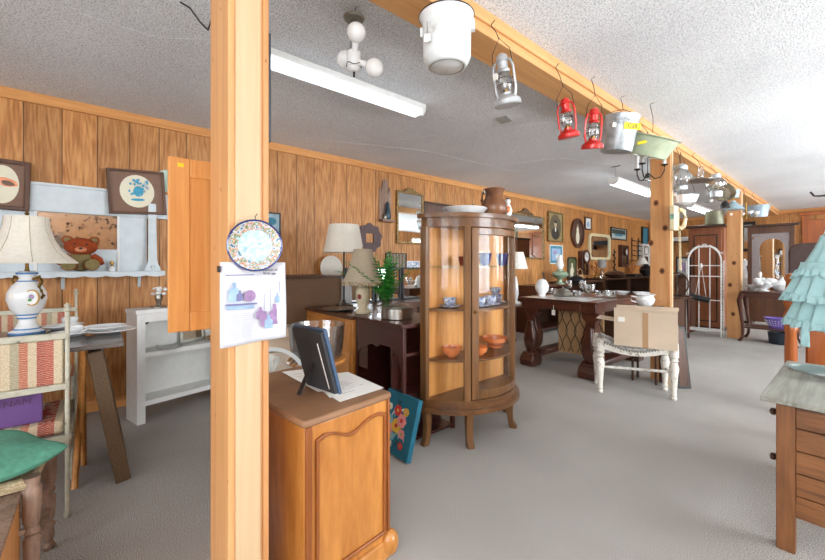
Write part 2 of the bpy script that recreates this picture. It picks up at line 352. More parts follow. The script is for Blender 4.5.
for a, b in WINS:
    m = MB()
    for y in (a, (a+b)/2-.02, b-.05): m.box(XR+.02, XR+.08, y, y+.05, .55, 2.15)
    m.box(XR+.02, XR+.08, a, b, .55, .6); m.box(XR+.02, XR+.08, a, b, 2.1, 2.15); m.box(XR-.05, XR, a-.05, b+.05, .5, .55)
    o = S(m.build('window_%d' % k, M_white)); S(MB().box(XR+.045, XR+.05, a, b, .6, 2.1).build('window_pane', M_glass, o)); k += 1
for a, b in ((xs[1], xs[2]), (xs[3], xs[4])):
    m = MB()
    for x in (a, (a+b)/2-.02, b-.05): m.box(x, x+.05, YB-.08, YB-.02, .55, 2.15)
    m.box(a, b, YB-.08, YB-.02, .55, .6); m.box(a, b, YB-.08, YB-.02, 2.1, 2.15)
    o = S(m.build('window_%d' % k, M_white)); S(MB().box(a, b, YB-.05, YB-.045, .6, 2.1).build('window_pane', M_glass, o)); k += 1
S(MB().box(XL, XL+.02, YB, YE, 2.285, ZC).build('trim_1', M_trim, bevel=.003))
S(MB().box(XL+.02, XR, YE-.02, YE, 2.285, ZC).build('trim_2', M_trim_x, bevel=.003))
S(MB().box(XL, XL+.015, YB, YE-.02, 0, .08).build('baseboard_left', M_trim, bevel=.003))
S(MB().box(XL+.015, XR, YE-.015, YE, 0, .08).build('baseboard_end', M_trim_x, bevel=.003))
m = MB().box(-1.34, -1.17, YB, YE-.02, 2.252, ZC).box(-1.17, -1.155, YB, YE-.02, 2.30, ZC)
S(m.build('ceiling_beam', M_pine_y, bevel=.003))
# ceiling seams left by old repairs
m = MB()
for pts in ([(60, 0), (75, 12), (160, 38), (235, 40)], [(300, 137), (420, 150), (520, 172)], [(400, 140), (470, 130), (590, 118)], [(500, 165), (560, 158), (612, 165)]):
    m.tube([G(x, max(y, 1), ZC+.001) for x, y in pts], .003, 6)
S(m.build('ceiling_seam', M_ceil))
def post(y0, y1, x0, x1, nb):
    m = MB().box(x0, x1, y0+.001, y1-.02, 0, 2.252); o = S(m.build('support_post', M_pine, bevel=.004))
    S(MB().box(x0+.004, x1-.004, y1-.02, y1, 0, 2.252).build('side_board', M_pine, o, bevel=.003))
    if nb: S(MB().box(x1, x1+.006, y0+.02, y1-.028, 0, 2.252).build('face_board', M_pine_lt, o, bevel=.002))
    return o
p = post(.285, .404, -1.385, -1.165, 1); p['label'] = 'near pine support post with a plate and a print pinned on'
p = post(4.205, 4.30, -1.338, -1.165, 1); p['label'] = 'knotty pine support post with a wall telephone'
p = post(7.52, 7.68, -1.33, -1.165, 1); p['label'] = 'far pine support post beside the arched metal rack'
def knot(px, py, y, r=.016):
    v = WY(px, py, y-.0005); o = S(MB().ell(v.x, v.z, r, r*1.15, y-.001, y+.002, 18).build('knot', M_knot)); S(MB().ringprism([(v.x+r*1.5*cos(t*pi/12), v.z+r*2*sin(t*pi/12)) for t in range(24)], [(v.x+r*1.0*cos(t*pi/12), v.z+r*1.15*sin(t*pi/12)) for t in range(24)], y-.0006, y+.002).build('knot_ring', M_knot2, o))
M_knot = plain('dark pine knot', (74, 38, 18), .6); M_knot2 = plain('brown knot ring', (150, 92, 50), .6)
for a in ((656, 203), (665, 228), (662, 271), (651, 243)): knot(*a, 4.206)
for a in ((734, 263), (733, 314), (730, 285)): knot(*a, 7.521, .018)
# red-brown door in the end wall
d = S(MB().box(-.74, -.1, YE-.06, YE, 0, 2.1).build('door_1', M_rwood, bevel=.004))
m = MB().box(-.80, -.70, YE-.09, YE-.06, 0, 2.2).box(-.14, -.04, YE-.09, YE-.06, 0, 2.2).box(-.84, 0, YE-.11, YE-.06, 2.2, 2.27)
S(m.build('door_frame', M_rwood, d, bevel=.004))

# ================================================================== FURNITURE, LARGEST FIRST
def turned(m, x, y, z0, z1, r, prof=None, n=14):
    """a turned leg between z0 and z1: list of (fraction, radius factor)"""
    prof = prof or [(0, .7), (.04, 1), (.08, .7), (.12, .95), (.2, .62), (.45, .95), (.55, .7), (.6, 1.1), (.65, .7), (.7, 1), (.72, 1.05), (1, 1.05)]
    m.lathe([(r*k, z0+(z1-z0)*f) for f, k in prof], (x, y, 0), n); return m

# ---- curio cabinet (half-round front towards the aisle)
CH = .42
cur = T('curio_cabinet', 'tall half-round oak curio cabinet with curved glass holding china', 'cabinet', (-1.77, 1.99, 0), pi/2)
cyc = .17; RR = .455
def arc(a0, a1, r, n=16): return [(r*sin(a0+(a1-a0)*i/n), cyc-r*cos(a0+(a1-a0)*i/n)) for i in range(n+1)]
AM = math.asin(.42/.455)
def dshape(r, yb=0.0): 
    am = math.asin(min(.42+(r-RR), r*.999)/r); return arc(-am, am, r, 28)+[(.42+(r-RR), yb), (-.42-(r-RR), yb)]
MB().prism(dshape(.485, .02), 1.425, 1.452, 'xy').build('top_board', M_curio_x, cur)
MB().prism(dshape(.46), 1.37, 1.425, 'xy').build('frieze', M_curio_x, cur)
MB().prism(dshape(.492, .0), .215, .243, 'xy').build('base_moulding', M_curio_x, cur)
MB().prism(dshape(.462), .243, .29, 'xy').build('bottom_board', M_curio_x, cur)
MB().box(-.42, .42, -.008, .004, .29, 1.37).build('back_panel', M_oak, cur)
for s in (-1, 1):
    MB().box(s*.42-.016, s*.42+.016, -.045, .008, .29, 1.37).build('stile', M_curio, cur, bevel=.003)
DA = radians(29)
def arcslab(a0, a1, r0, r1, z0, z1, n=10):
    o = arc(a0, a1, r1, n); i = arc(a0, a1, r0, n); return MB().prism(o+list(reversed(i)), z0, z1, 'xy')
for s in (-1, 1):
    a = s*(DA+.055); arcslab(a-.045, a+.045, .425, .462, .29, 1.37, 3).build('stile', M_curio, cur, bevel=.003)
    lo, hi = sorted((s*(DA+.1), s*AM*.96)); arcslab(lo, hi, .448, .452, .29, 1.37, 12).build('curved_glass', M_pane, cur)
door = arcslab(-DA, -DA+.1, .43, .466, .3, 1.36, 3)
for o_, i_ in ((.43, .466),):
    pass
for a0, a1, z0, z1 in ((DA-.1, DA, .3, 1.36), (-DA+.1, DA-.1, .3, .35), (-DA+.1, DA-.1, 1.32, 1.36)):
    o = arc(a0, a1, .466, 8); i = arc(a0, a1, .43, 8); door.prism(o+list(reversed(i)), z0, z1, 'xy')
do = door.build('door', M_curio, cur, bevel=.002)
arcslab(-DA+.1, DA-.1, .446, .45, .35, 1.32, 10).build('curved_glass', M_pane, do)
MB().lathe([(.004, 0), (.01, .01), (.004, .02)], (0, 0, 0), 10).at().build('keyhole_plate', M_brass, do).location = ((.47)*sin(-DA+.05), cyc-.468*cos(-DA+.05), .83)
MB().prism(dshape(.44), 1.116, 1.125, 'xy').build('shelf', glass('green edged shelf glass', (.80, .88, .84), .05, .05, .3), cur)
for z in (.842, .525): MB().prism(dshape(.438), z, z+.014, 'xy').build('shelf', M_curio_x, cur, bevel=.002)
for ang, s in ((-.52, 1), (.52, 1)):
    x, y = .45*sin(ang), cyc-.45*cos(ang)
    l = MB().prism([(-.03, .215), (.03, .215), (.022, .12), (.024, .05), (.05, .012), (.05, 0), (.0, 0), (-.012, .06), (-.022, .13)], -.022, .022).build('leg', M_curio, cur, bevel=.004)
    l.location = (x*.95, y+.02, 0); l.rotation_euler = (0, 0, -pi/2+ang)
for s in (-1, 1):
    l = MB().prism([(-.028, .215), (.028, .215), (.02, .12), (.024, .05), (.045, .012), (.045, 0), (0, 0), (-.014, .06), (-.02, .13)], -.02, .02).build('leg', M_curio, cur, bevel=.004)
    l.location = (s*.40, -.02, 0); l.rotation_euler = (0, 0, 0 if s > 0 else pi)

# ---- foreground cabinet
p0, p1 = Vector((-1.117, .493)), Vector((-1.166, .880)); an = math.atan2(p1.y-p0.y, p1.x-p0.x)
cab = T('side_cabinet', 'amber veneered cabinet with carved front panel right of the near post', 'cabinet', (p0.x, p0.y, 0), an)
Wc, Dc = .39, .61
MB().box(.012, Wc-.012, .014, Dc, .04, .612).build('body', M_maple, cab, bevel=.006)
MB().prism(rrect(0, Wc, 0, Dc, .02), .612, .636, 'xy').build('top_board', plain('worn brown veneer top', (142, 104, 74), .5, 0, .18, 9), cab, bevel=.008)
def wavy(x0, x1, z0, zt, ins):
    n = 24; P = [(x0+ins, z0+ins), (x1-ins, z0+ins)]
    for i in range(n+1):
        t = 1-i/n; x = x0+ins+(x1-x0-2*ins)*t; P.append((x, zt-ins-.034*math.exp(-((t-.46)/.2)**2)-.012*math.exp(-(t/.06)**2)-.012*math.exp(-((1-t)/.06)**2)))
    return P
m = MB().ringprism(wavy(.05, Wc-.03, .10, .575, 0), wavy(.05, Wc-.03, .10, .575, .012), .004, .016)
m.box(.012, .035, .004, .016, .04, .612).box(Wc-.022, Wc-.012, .004, .016, .04, .612)
m.build('panel_moulding', wood('brown moulding', (118, 62, 24), (160, 92, 42), 'z', 6, .3), cab, bevel=.003)
MB().box(.0, Wc, .0, .03, .0, .075).build('plinth', M_maple, cab, bevel=.01)
for x in (.01, Wc-.01): MB().ball((x, .01, .055), .038, (1, .9, 1.3)).build('foot', M_maple, cab)
MB().box(.02, .05, Dc-.04, Dc-.01, 0, .04).box(Wc-.05, Wc-.02, Dc-.04, Dc-.01, 0, .04).build('rear_foot', M_maple, cab)
ztop = .636
pf = T('picture_frame', 'black desk picture frame seen from behind, propped on its strut', 'picture frame', (0, 0, 0))
base = G(343, 400, ztop); base2 = G(305, 386, ztop); ax = (base-base2); Lw = .20; an = math.atan2(ax.y, ax.x)
pf.location = (base2.x-.005, base2.y+.01, ztop); pf.rotation_euler = (0, 0, an)
lean = radians(16); pf.scale = (1.22, 1.22, 1.24)
M1 = MB().at((0, 0, 0), (lean, 0, 0)).box(0, .155, 0, .012, 0, .205); M1.build('frame_back', M_charcoal, pf, bevel=.002)
MB().at((0, 0, 0), (lean, 0, 0)).ringprism([(-.006, -.002), (.161, -.002), (.161, .211), (-.006, .211)], [(.008, .012), (.147, .012), (.147, .197), (.008, .197)], .010, .022).build('frame', plain('slate blue frame', (60, 84, 112), .4), pf, bevel=.002)
MB().at((.07, -.001, .135), (-.5, 0, 0)).prism([(-.009, 0), (.009, 0), (.010, -.152), (-.010, -.152)], -.003, .0).build('strut', M_blackp, pf)
M1 = MB().at((0, 0, 0), (lean, 0, 0)).tube([(.135, -.003, .02), (.13, -.003, .17)], .0018, 6).build('price_string', M_tag, pf)
pap = [((300, 378), (348, 372), (384, 388), (340, 402)), ((282, 372), (330, 366), (352, 386), (318, 392)), ((316, 384), (352, 374), (362, 384), (330, 398))]
for i, q in enumerate(pap):
    m = MB(); z = ztop+.0012+.0016*i
    pts = [G(x, y, z) for x, y in q]; c = sum(pts, Vector())/4
    loc = [(p.x-c.x, p.y-c.y) for p in pts]; m.prism(loc, 0, .0008, 'xy')
    m.mi = 1
    for r in range(1, 7):
        a = Vector(loc[0]).lerp(Vector(loc[3]), r/8+.06); b = Vector(loc[1]).lerp(Vector(loc[2]), r/8+.06); st = a.lerp(b, .12); en = a.lerp(b, .5+.06*((r*7+i*3) % 6)); dd = (Vector(loc[3])-Vector(loc[0])).normalized()*.0016
        m.prism([tuple(st), tuple(en), tuple(en+dd), tuple(st+dd)], .0009, .0011, 'xy')
    o = m.build('paper_sheet', [plain('white paper', (236, 234, 228), .8, 0, .02), M_ink]); o.location = (c.x, c.y, z)
    tag(o, ['printed paper sheet on the cabinet, lying nearest the front corner', 'printed paper sheet on the cabinet, lying behind the picture frame', 'folded receipt lying topmost between the two papers'][i], 'paper', 'papers on the amber cabinet')
# glass bowl stands on the table behind the cabinet
# ---- brown chest and dark desk behind
ch = T('chest_of_drawers', 'orange brown wooden chest left of the dark kneehole desk', 'chest', (-3.15, 1.42, 0))
MB().box(0, .78, 0, .5, .06, .73).build('body', M_maple, ch, bevel=.004); MB().box(-.01, .785, -.015, .5, .73, .757).build('top_board', M_walnut, ch, bevel=.004)
for z in (.09, .30, .51): 
    d_ = MB().box(.03, .75, -.012, 0, z, z+.19).build('drawer', M_maple, ch, bevel=.004); MB().ball((.27, -.025, z+.1), .014).build('knob', M_brass, d_)
MB().box(.02, .06, .02, .06, 0, .06).box(.70, .74, .02, .06, 0, .06).box(.02, .06, .44, .48, 0, .06).box(.70, .74, .44, .48, 0, .06).build('foot', M_maple, ch)
dk = T('kneehole_desk', 'dark red brown kneehole desk with open end shelves beside the curio cabinet', 'desk', (-2.36, 1.43, 0))
MB().box(0, .56, 0, .48, .735, .76).build('desktop', M_dmahog, dk, bevel=.004)
MB().box(.01, .55, .012, .03, .60, .735).build('apron', M_dmahog, dk)
MB().box(.0, .02, .01, .47, 0, .735).box(.02, .14, .02, .035, .40, .60).build('side_panel', M_dmahog, dk, bevel=.002)
MB().box(.02, .33, .40, .415, 0, .735).build('back_panel', M_dmahog, dk)
n = 10; br = [(.54, .60), (.40, .60)]+[(.40+.13*(i/n), .60-.14*(i/n)**2.2) for i in range(n+1)]+[(.54, .40)]
MB().prism(br, .014, .03).build('bracket', M_dmahog, dk)
m = MB()
for i in range(n+1): pass
MB().prism([(.02, .60), (.3, .60), (.26, .575), (.2, .59), (.12, .565), (.06, .53), (.02, .50)], .014, .03).build('bracket', M_dmahog, dk)
MB().box(.40, .415, .03, .47, 0, .735).build('partition', M_dmahog, dk)
MB().box(.53, .555, .01, .035, 0, .735).build('end_post', M_dmahog, dk, bevel=.002); MB().box(.53, .555, .445, .47, 0, .735).build('end_post', M_dmahog, dk, bevel=.002)
for z in (.02, .30, .56): MB().box(.415, .555, .035, .445, z, z+.018).build('shelf', M_dmahog, dk)

# ---- floral canvas leaning on the desk end
cv = T('canvas_print', 'teal canvas painted with bright flowers leaning by the curio cabinet', 'painting', (-1.64, 1.33, .012))
cw, chh = .30, .345
MB().at((0, 0, 0), (radians(-16), 0, 0)).box(-cw, 0, 0, .035, 0, chh).build('canvas', plain('teal canvas', (18, 104, 128), .6, 0, .15, 8), cv, bevel=.002)
m = MB().at((0, 0, 0), (radians(-16), 0, 0)); random.seed(3)
def flower(cx, cz, r, mi, cmi, n=6):
    m.mi = mi
    for k in range(n): t = 2*pi*k/n; m.ell(cx+r*.5*cos(t), cz+r*.5*sin(t), r*.48, r*.4, -.0012-.0001*k, .0005, 10)
    m.mi = cmi; m.ell(cx, cz, r*.28, r*.28, -.0026, 0, 10)
m.mi = 5
for k in range(34):
    t = random.uniform(0, 2*pi); cx = -.15+.10*cos(t)*random.uniform(.3, 1); cz = .17+.13*sin(t)*random.uniform(.3, 1); m.mi = random.choice([4, 5, 5, 6, 3, 1]); m.ell(cx, cz, random.uniform(.012, .03), .0055, -.0009, .0004, 10, random.uniform(0, 3))
for cx, cz, r, mi, cm in ((-.16, .285, .036, 0, 2), (-.085, .295, .027, 2, 1), (-.11, .23, .045, 1, 0), (-.15, .185, .046, 2, 0), (-.22, .21, .034, 4, 2), (-.205, .15, .036, 1, 2), (-.09, .15, .03, 1, 6), (-.08, .075, .024, 0, 6), (-.17, .11, .026, 4, 2), (-.24, .29, .024, 3, 2)): flower(cx, cz*.86, r, mi, cm)
m.build('flower_pattern', [plain('poppy red', (206, 52, 50), .6), plain('petal pink', (232, 152, 150), .6), plain('petal yellow', (226, 186, 66), .6), plain('petal white', (226, 222, 206), .6), plain('petal sky', (118, 186, 206), .6), plain('leaf dark', (20, 60, 66), .6), plain('leaf lime', (150, 168, 92), .6)], cv)

# ---- library table
lt = T('library_table', 'heavy carved mahogany library table covered with glassware', 'table', (-2.50, 3.70, 0))
MB().box(0, .87, 0, 1.25, .745, .765).build('tabletop', M_mahog, lt, bevel=.005)
MB().box(.02, .85, .012, 1.238, .655, .745).build('apron', M_mahog, lt, bevel=.003)
MB().box(.2, .7, 0.0, .02, .665, .735).build('drawer', M_mahog, lt, bevel=.004)
for y in (.12, 1.13):
    for s, x in ((1, .10), (-1, .77)):
        m = MB()
        # lyre-shaped carved support and scroll foot
        P = [(-.09, .655), (.09, .655), (.10, .60), (.05, .55), (.07, .46), (.11, .36), (.10, .25), (.05, .18), (.11, .14), (-.09, .14), (-.05, .18), (-.09, .26), (-.10, .36), (-.06, .46), (-.05, .55), (-.10, .60)]
        m.prism([(x+s*a*.9, b) for a, b in P], y-.05, y+.05)
        m.lathe([(.035, .15), (.07, .2), (.085, .28), (.07, .36), (.045, .44), (.035, .5)], (x, y-.06, 0), 14, sy=.5)
        m.build('leg', M_mahog, lt, bevel=.006)
for x in (.10, .77):
    MB().box(x-.07, x+.07, -.0, 1.25, .09, .15).build('base_rail', M_mahog, lt, bevel=.01)
    for y in (.0, 1.12): MB().prism([(y-.02, 0), (y+.15, 0), (y+.17, .06), (y+.15, .125), (y+.0, .125), (y-.035, .07)], x-.085, x+.085, 'yz').build('foot', M_mahog, lt, bevel=.012)
MB().box(.12, .76, .55, .70, .1, .14).build('stretcher', M_mahog, lt, bevel=.004)
pn = T('leaded_glass_panel', 'tan panel with pointed leaded pattern stored beneath the library table', 'panel', (-2.22, 4.05, .145))
MB().box(0, .50, 0, .02, 0, .50).build('sheet', M_card2, pn)
m = MB()
for i in range(5):
    x = .02+.1*i; m.tube([(x+.03*sin(3*pi*t/12), -.006, .02+.46*t/12) for t in range(13)], .004, 6); m.tube([(x+.06-.03*sin(3*pi*t/12), -.006, .02+.46*t/12) for t in range(13)], .004, 6)
m.build('leading', M_iron, pn)
tg = T('price_tag', 'white price tag tied to the library table drawer', 'tag', (-2.08, 3.695, .655)); MB().box(-.02, .02, -.004, -.003, -.055, 0).build('card', M_tag, tg); MB().tube([(0, -.003, 0), (.0, -.003, .05)], .002, 5).build('string', M_tag, tg)

# ---- distressed bench
pa, pb = Vector((-1.48, 3.42)), Vector((-.99, 3.70)); bw = (pb-pa).length-.01
bn = T('upholstered_bench', 'distressed white bench with tufted grey seat carrying a cardboard box', 'bench', (pa.x, pa.y, 0), math.atan2(pb.y-pa.y, pb.x-pa.x))
bd = .26; SH = .43
lp = [(0, .55), (.03, .8), (.06, .5), (.09, .75), (.13, .6), (.4, .95), (.55, 1.25), (.62, 1.0), (.65, .7), (.68, 1.15), (.72, .8), (.75, 1.2), (.82, 1.2), (.98, 1.1), (1, .8)]
for x in (0, bw):
    for y in (0, bd): turned(MB(), x, y, 0, SH+.05, .03, lp).build('leg', M_distress, bn)
def sag(t): return -.045*sin(pi*t)**1.5+.03*(abs(2*t-1))**3
for y0, y1 in ((-.012, .012), (bd-.012, bd+.012)):
    P = [(bw*t/20, SH+sag(t/20)) for t in range(21)]; Q = [(bw*t/20, SH-.055+sag(t/20)*.7) for t in range(20, -1, -1)]
    MB().prism(P+Q, y0, y1).build('seat_rail', M_distress, bn, bevel=.002)
for x in (0, bw): MB().box(x-.012, x+.012, 0, bd, SH-.04, SH+.02).build('side_rail', M_distress, bn, bevel=.002)
m = MB()
m.sheet(lambda u, v: (bw*(.03+.94*u), -.015+(bd+.03)*v, SH+.012+sag(u)+.018*sin(pi*v)**.5+.006*sin(u*30)*sin(v*12)), 40, 14)
m.build('seat', mottled('grey tufted fabric', [(.35, (150, 148, 144)), (.6, (208, 206, 200))], 50, .9), bn, thick=.022)
m = MB()
for i in range(26): t = (i+.5)/26; m.ball((bw*t, -.018, SH-.004+sag(t)), .005, n=8, k=5)
m.build('nailheads', M_iron, bn)
MB().cyl((0, bd*.5, .20), (bw, bd*.5, .20), .012).build('stretcher', M_distress, bn)
for x in (0, bw): MB().cyl((x, 0, .20), (x, bd, .20), .012).build('stretcher', M_distress, bn)
bx = T('cardboard_box', 'open cardboard box with taped side sitting on the white bench', 'box', (0, 0, 0), math.atan2(pb.y-pa.y, pb.x-pa.x)-.25)
bl = G(614, 345, .455); bx.location = (bl.x, bl.y, .457)
m = MB(); bW, bD, bH = .44, .27, .285
m.box(0, bW, 0, .004, 0, bH).box(0, bW, bD-.004, bD, 0, bH).box(0, .004, .004, bD-.004, 0, bH).box(bW-.004, bW, .004, bD-.004, 0, bH).box(.004, bW-.004, .004, bD-.004, 0, .004)
m.build('carton', M_card, bx)
MB().at((0, 0, bH), (.25, 0, 0)).box(0, bW, 0, .003, -.002, .03).build('flap', M_card, bx)
MB().at((0, bD, bH), (-.1, 0, 0)).box(-.01, bW+.01, -.003, 0, 0, .03).build('flap', M_card, bx)
MB().at((0, 0, bH-.09), (0, .12, 0)).box(-.14, 0, .02, bD-.02, 0, .003).build('flap', M_card, bx)
MB().box(.205, .245, -.0015, 0, 0, bH).build('tape', M_card2, bx)
MB().box(.03, .08, -.0015, 0, .2, .24).build('label', M_tag, bx)
# leaning board and black frame to the right of post
o = T('flattened_carton', 'flattened brown carton propped upright behind the white bench', 'cardboard', (-1.15, 4.02, 0), .2); MB().at((0, 0, 0), (-.1, 0, 0)).box(0, .09, 0, .02, 0, .58).build('sheet', M_card, o)
o = T('framed_board', 'dark framed board leaning edge-on just right of the white bench', 'frame', (-1.06, 4.06, 0), .9); MB().at((0, 0, 0), (-.15, 0, 0)).box(0, .12, 0, .025, 0, .56).build('frame', plain('dark slate', (48, 58, 62), .5), o, bevel=.003); MB().at((0, 0, 0), (-.15, 0, 0)).box(.015, .105, -.003, 0, .02, .54).build('panel', M_walnut, o)
# a dark stick leg (folded easel) under the bench
o = T('pedestal_stand', 'dark slender stand behind the white bench holding the china pitcher', 'stand', (-1.45, 4.00, 0))
MB().box(0, .24, 0, .17, .715, .735).build('top', M_dwood, o, bevel=.003)
for x in (.02, .22):
    for y in (.02, .15): MB().cyl((x, y, 0), (x, y, .715), .011).build('leg', M_dwood, o)
MB().box(.02, .22, .02, .15, .3, .315).build('shelf', M_dwood, o)

# ---- right foreground chest
rc = T('washstand_chest', 'worn oak chest with bleached plank top at the right edge', 'chest', (-.215, 2.08, 0))
m = MB()
for x0, x1 in ((-.03, .232), (.238, .49), (.496, .80)): m.box(x0-.015, x1-.015, -.02, .86, .58, .60)
MB().box(0, .74, 0, .84, .574, .58).build('under_board', M_dwood, rc)
m.build('top_board', M_chest_top, rc, bevel=.003)
for x in (0.0, .74):
    for y in (0.0, .79): MB().box(x, x+.055, y, y+.05, 0, .58).build('leg', M_chest_z, rc, bevel=.003)
m = MB()
for i in range(5): m.box(.055, .74, .012, .028, .14+.088*i, .225+.088*i)
m.build('side_panel', M_chest, rc, bevel=.002)
P = [(.055, .16)]+[(.055+.685*t/12, .16-.05*(t/12)**.7) for t in range(13)]+[(.74, .2), (.055, .2)]
MB().prism(P[1:], .008, .03).build('side_panel', M_chest, rc)
m = MB().box(.02, .035, .05, .79, .14, .58).build('front_panel', M_chest, rc)
for z0, z1 in ((.44, .565), (.20, .42)):
    d_ = MB().box(.0, .022, .06, .78, z0, z1).build('drawer', M_chest, rc, bevel=.003)
    for y in (.14, .70): MB().lathe([(.008, 0), (.008, .012), (.016, .02), (.014, .03), (.004, .034)], (0, 0, 0), 12).build('knob', M_dwood, d_).matrix_local = Matrix.Translation((0.0, y, (z0+z1)/2)) @ Euler((0, -pi/2, 0)).to_matrix().to_4x4()
MB().box(.055, .74, .81, .826, .14, .58).build('back_panel', M_chest, rc)
g_ = G(825, 378, .60)
def ruffle(k, a): return lambda t, z: 1+a*sin(k*t)
o = T('glass_dish', 'scalloped pressed glass dish on the bleached plank top', 'dish', (g_.x, g_.y+.0, .601))
MB().lathe([(.04, 0), (.045, .004), (.07, .012), (.105, .022), (.135, .028), (.132, .031), (.1, .026), (.06, .014), (.03, .008), (.0, .008)], n=48, wob=ruffle(12, .03)).build('dish', M_cglass, o)
g_ = G(822, 372, .60)

# ---- left: white bookcase
bc = T('bookcase', 'low white painted bookcase with two open shelves against the left wall', 'bookcase', (-3.27, .21, 0), math.atan2(.97, -.25))
BW, BD, BH = .72, .20, .81
for x in (0, BW-.02): MB().box(x, x+.02, 0, BD, 0, BH-.03).build('side_panel', M_white, bc)
MB().box(-.008, BW+.008, -.01, BD, BH-.03, BH).build('top_board', M_white, bc, bevel=.003)
MB().box(.0, .05, -.008, 0, 0, BH-.03).box(BW-.05, BW, -.008, 0, 0, BH-.03).box(.05, BW-.05, -.008, 0, BH-.09, BH-.03).build('face_frame', M_white, bc, bevel=.001)
m = MB().box(.02, BW-.02, BD-.012, BD-.004, .1, BH-.03); m.mi = 1; m.at((.12, BD-.012, .70), (0, 0, 0)).ell(0, 0, .022, .022, -.002, 0); m.build('back_panel', [M_white, M_dwood], bc)
for z in (.12, .465): MB().box(.02, BW-.02, 0, BD-.012, z, z+.035).build('shelf', M_white, bc)
def onbc(x, y, z): return bc.matrix_basis @ Vector((x, y, z))
bcM = Matrix.Translation(bc.location) @ bc.rotation_euler.to_matrix().to_4x4(); BCA = bc.rotation_euler.z
o = T('flower_figurine', 'small silver vase of white porcelain flowers on the white bookcase', 'figurine', bcM @ Vector((.17, .09, BH+.001)))
MB().lathe([(.05, 0), (.05, .008), (.02, .014), (.012, .03), (.02, .05), (.026, .075), (.018, .1)], n=18, wob=ruffle(6, .08)).build('vase', M_silver, o)
m = MB(); random.seed(5)
for i in range(16): a = random.uniform(0, 6.28); r = random.uniform(0, .045); m.ball((r*cos(a), r*sin(a), .115+random.uniform(-.02, .035)), .016, (1, 1, .7), 8, 5)
m.build('flowers', M_ceramic, o)
o = T('serving_tray', 'cut glass tray lying on the upper bookcase shelf', 'tray', bcM @ Vector((.24, .09, .501))); MB().lathe([(.12, 0), (.15, .008), (.155, .012), (.12, .005), (0, .004)], sy=.55, n=30).build('tray', M_cglass, o)
o = T('picture_frame', 'small mirror in ornate silver frame standing inside the bookcase', 'picture frame', bcM @ Vector((.34, .14, .503)), BCA)
MB().at((0, 0, 0), (-.1, 0, 0)).ringprism([(0, 0), (.2, 0), (.2, .24), (0, .24)], [(.028, .028), (.172, .028), (.172, .212), (.028, .212)], 0, .015).build('frame', M_silver, o, bevel=.004)
MB().at((0, 0, 0), (-.1, 0, 0)).box(.02, .18, .006, .012, .02, .22).build('picture', M_mirror, o)
o = T('basket_tray', 'round woven basket tray on the upper shelf behind the post', 'basket', bcM @ Vector((.6, .085, .501))); MB().lathe([(.06, 0), (.08, .03), (.084, .03), (.07, .004), (0, .004)], n=20, sy=.9).build('basket', M_card2, o)

# ---- table with china, far and near patterned chairs
tb = T('folding_table', 'dark topped folding table holding china plates and the tall lamp', 'table', (-2.32, .10, 0))
MB().box(-.80, 0, -1.1, 0, .73, .75).build('tabletop', mottled('marbled dark top', [(.35, (48, 46, 46)), (.6, (112, 104, 98))], 8, .15), tb, bevel=.004)
for y in (-.16, -1.0):
    MB().cyl((-.10, y, .73), (-.50, y, .0), .014).build('leg', M_oak, tb); MB().cyl((-.70, y, .73), (-.10-.12, y-.03, .0), .014).build('leg', M_oak, tb)
def chair(loc, rz, lab):
    c = T('patterned_chair', lab, 'chair', loc, rz, 'red and cream patterned metal chairs')
    fab = M_fab; w_ = .46
    for x in (-w_/2, w_/2):
        MB().lathe([(.010, 0), (.014, .015), (.0085, .03), (.0085, .92), (.015, .925), (.008, .94), (.012, .95), (.003, .96)], (x, 0, 0), 12).build('rear_leg', M_cream, c)
        MB().cyl((x, -.40, 0), (x, -.40, .42), .011).build('leg', M_cream, c)
        MB().cyl((x, 0, .22), (x, -.40, .22), .006).build('stretcher', M_cream, c)
        MB().box(x-.012, x+.012, -.41, 0, .34, .37).build('seat_frame', M_cream, c, bevel=.003)
    for z in (.575, .80): MB().box(-w_/2, w_/2, -.011, .011, z-.0, z+.028).build('back_rail', M_cream, c, bevel=.004)
    MB().box(-w_/2, w_/2, -.011, .011, .34, .37).build('seat_frame', M_cream, c, bevel=.003)
    MB().box(-w_/2+.012, w_/2-.03, -.012, .008, .603, .80).build('backrest', fab, c, bevel=.006)
    MB().box(-w_/2+.01, w_/2-.01, -.40, -.012, .37, .43).build('seat', fab, c, bevel=.018)
    return c
M_fab = stripes('red cream ethnic stripe', [(176, 70, 66), (222, 206, 180), (196, 110, 90), (178, 172, 150), (224, 210, 184), (190, 84, 76)], 'x', .16, 150)
c1 = chair((-2.285, -.335, 0), -pi/2+pi, 'patterned metal chair in front, back panel turned outwards, purple book on it')
c1.rotation_euler = (0, 0, pi/2*1.0)
c1.rotation_euler = (0, 0, -pi/2)
c2 = dup(c1, (-3.62, -.35, 0), pi/2, 'patterned metal chair beyond the china table, only its top showing')
bkO = T('hardback_book', 'purple hardback book standing on the patterned chair seat', 'book', (-2.345, -.29, .432), pi/2)
MB().box(-.30, .10, 0, .02, 0, .155).build('cover', plain('purple book cloth', (112, 78, 140), .6, 0, .04), bkO, bevel=.002)
MB().box(-.295, .095, .003, .017, .003, .1565).build('pages', M_paper, bkO)
lettering('STERNAN', bkO, (-.02, -.001, .10), .04, plain('dull gold lettering', (92, 58, 96), .5))

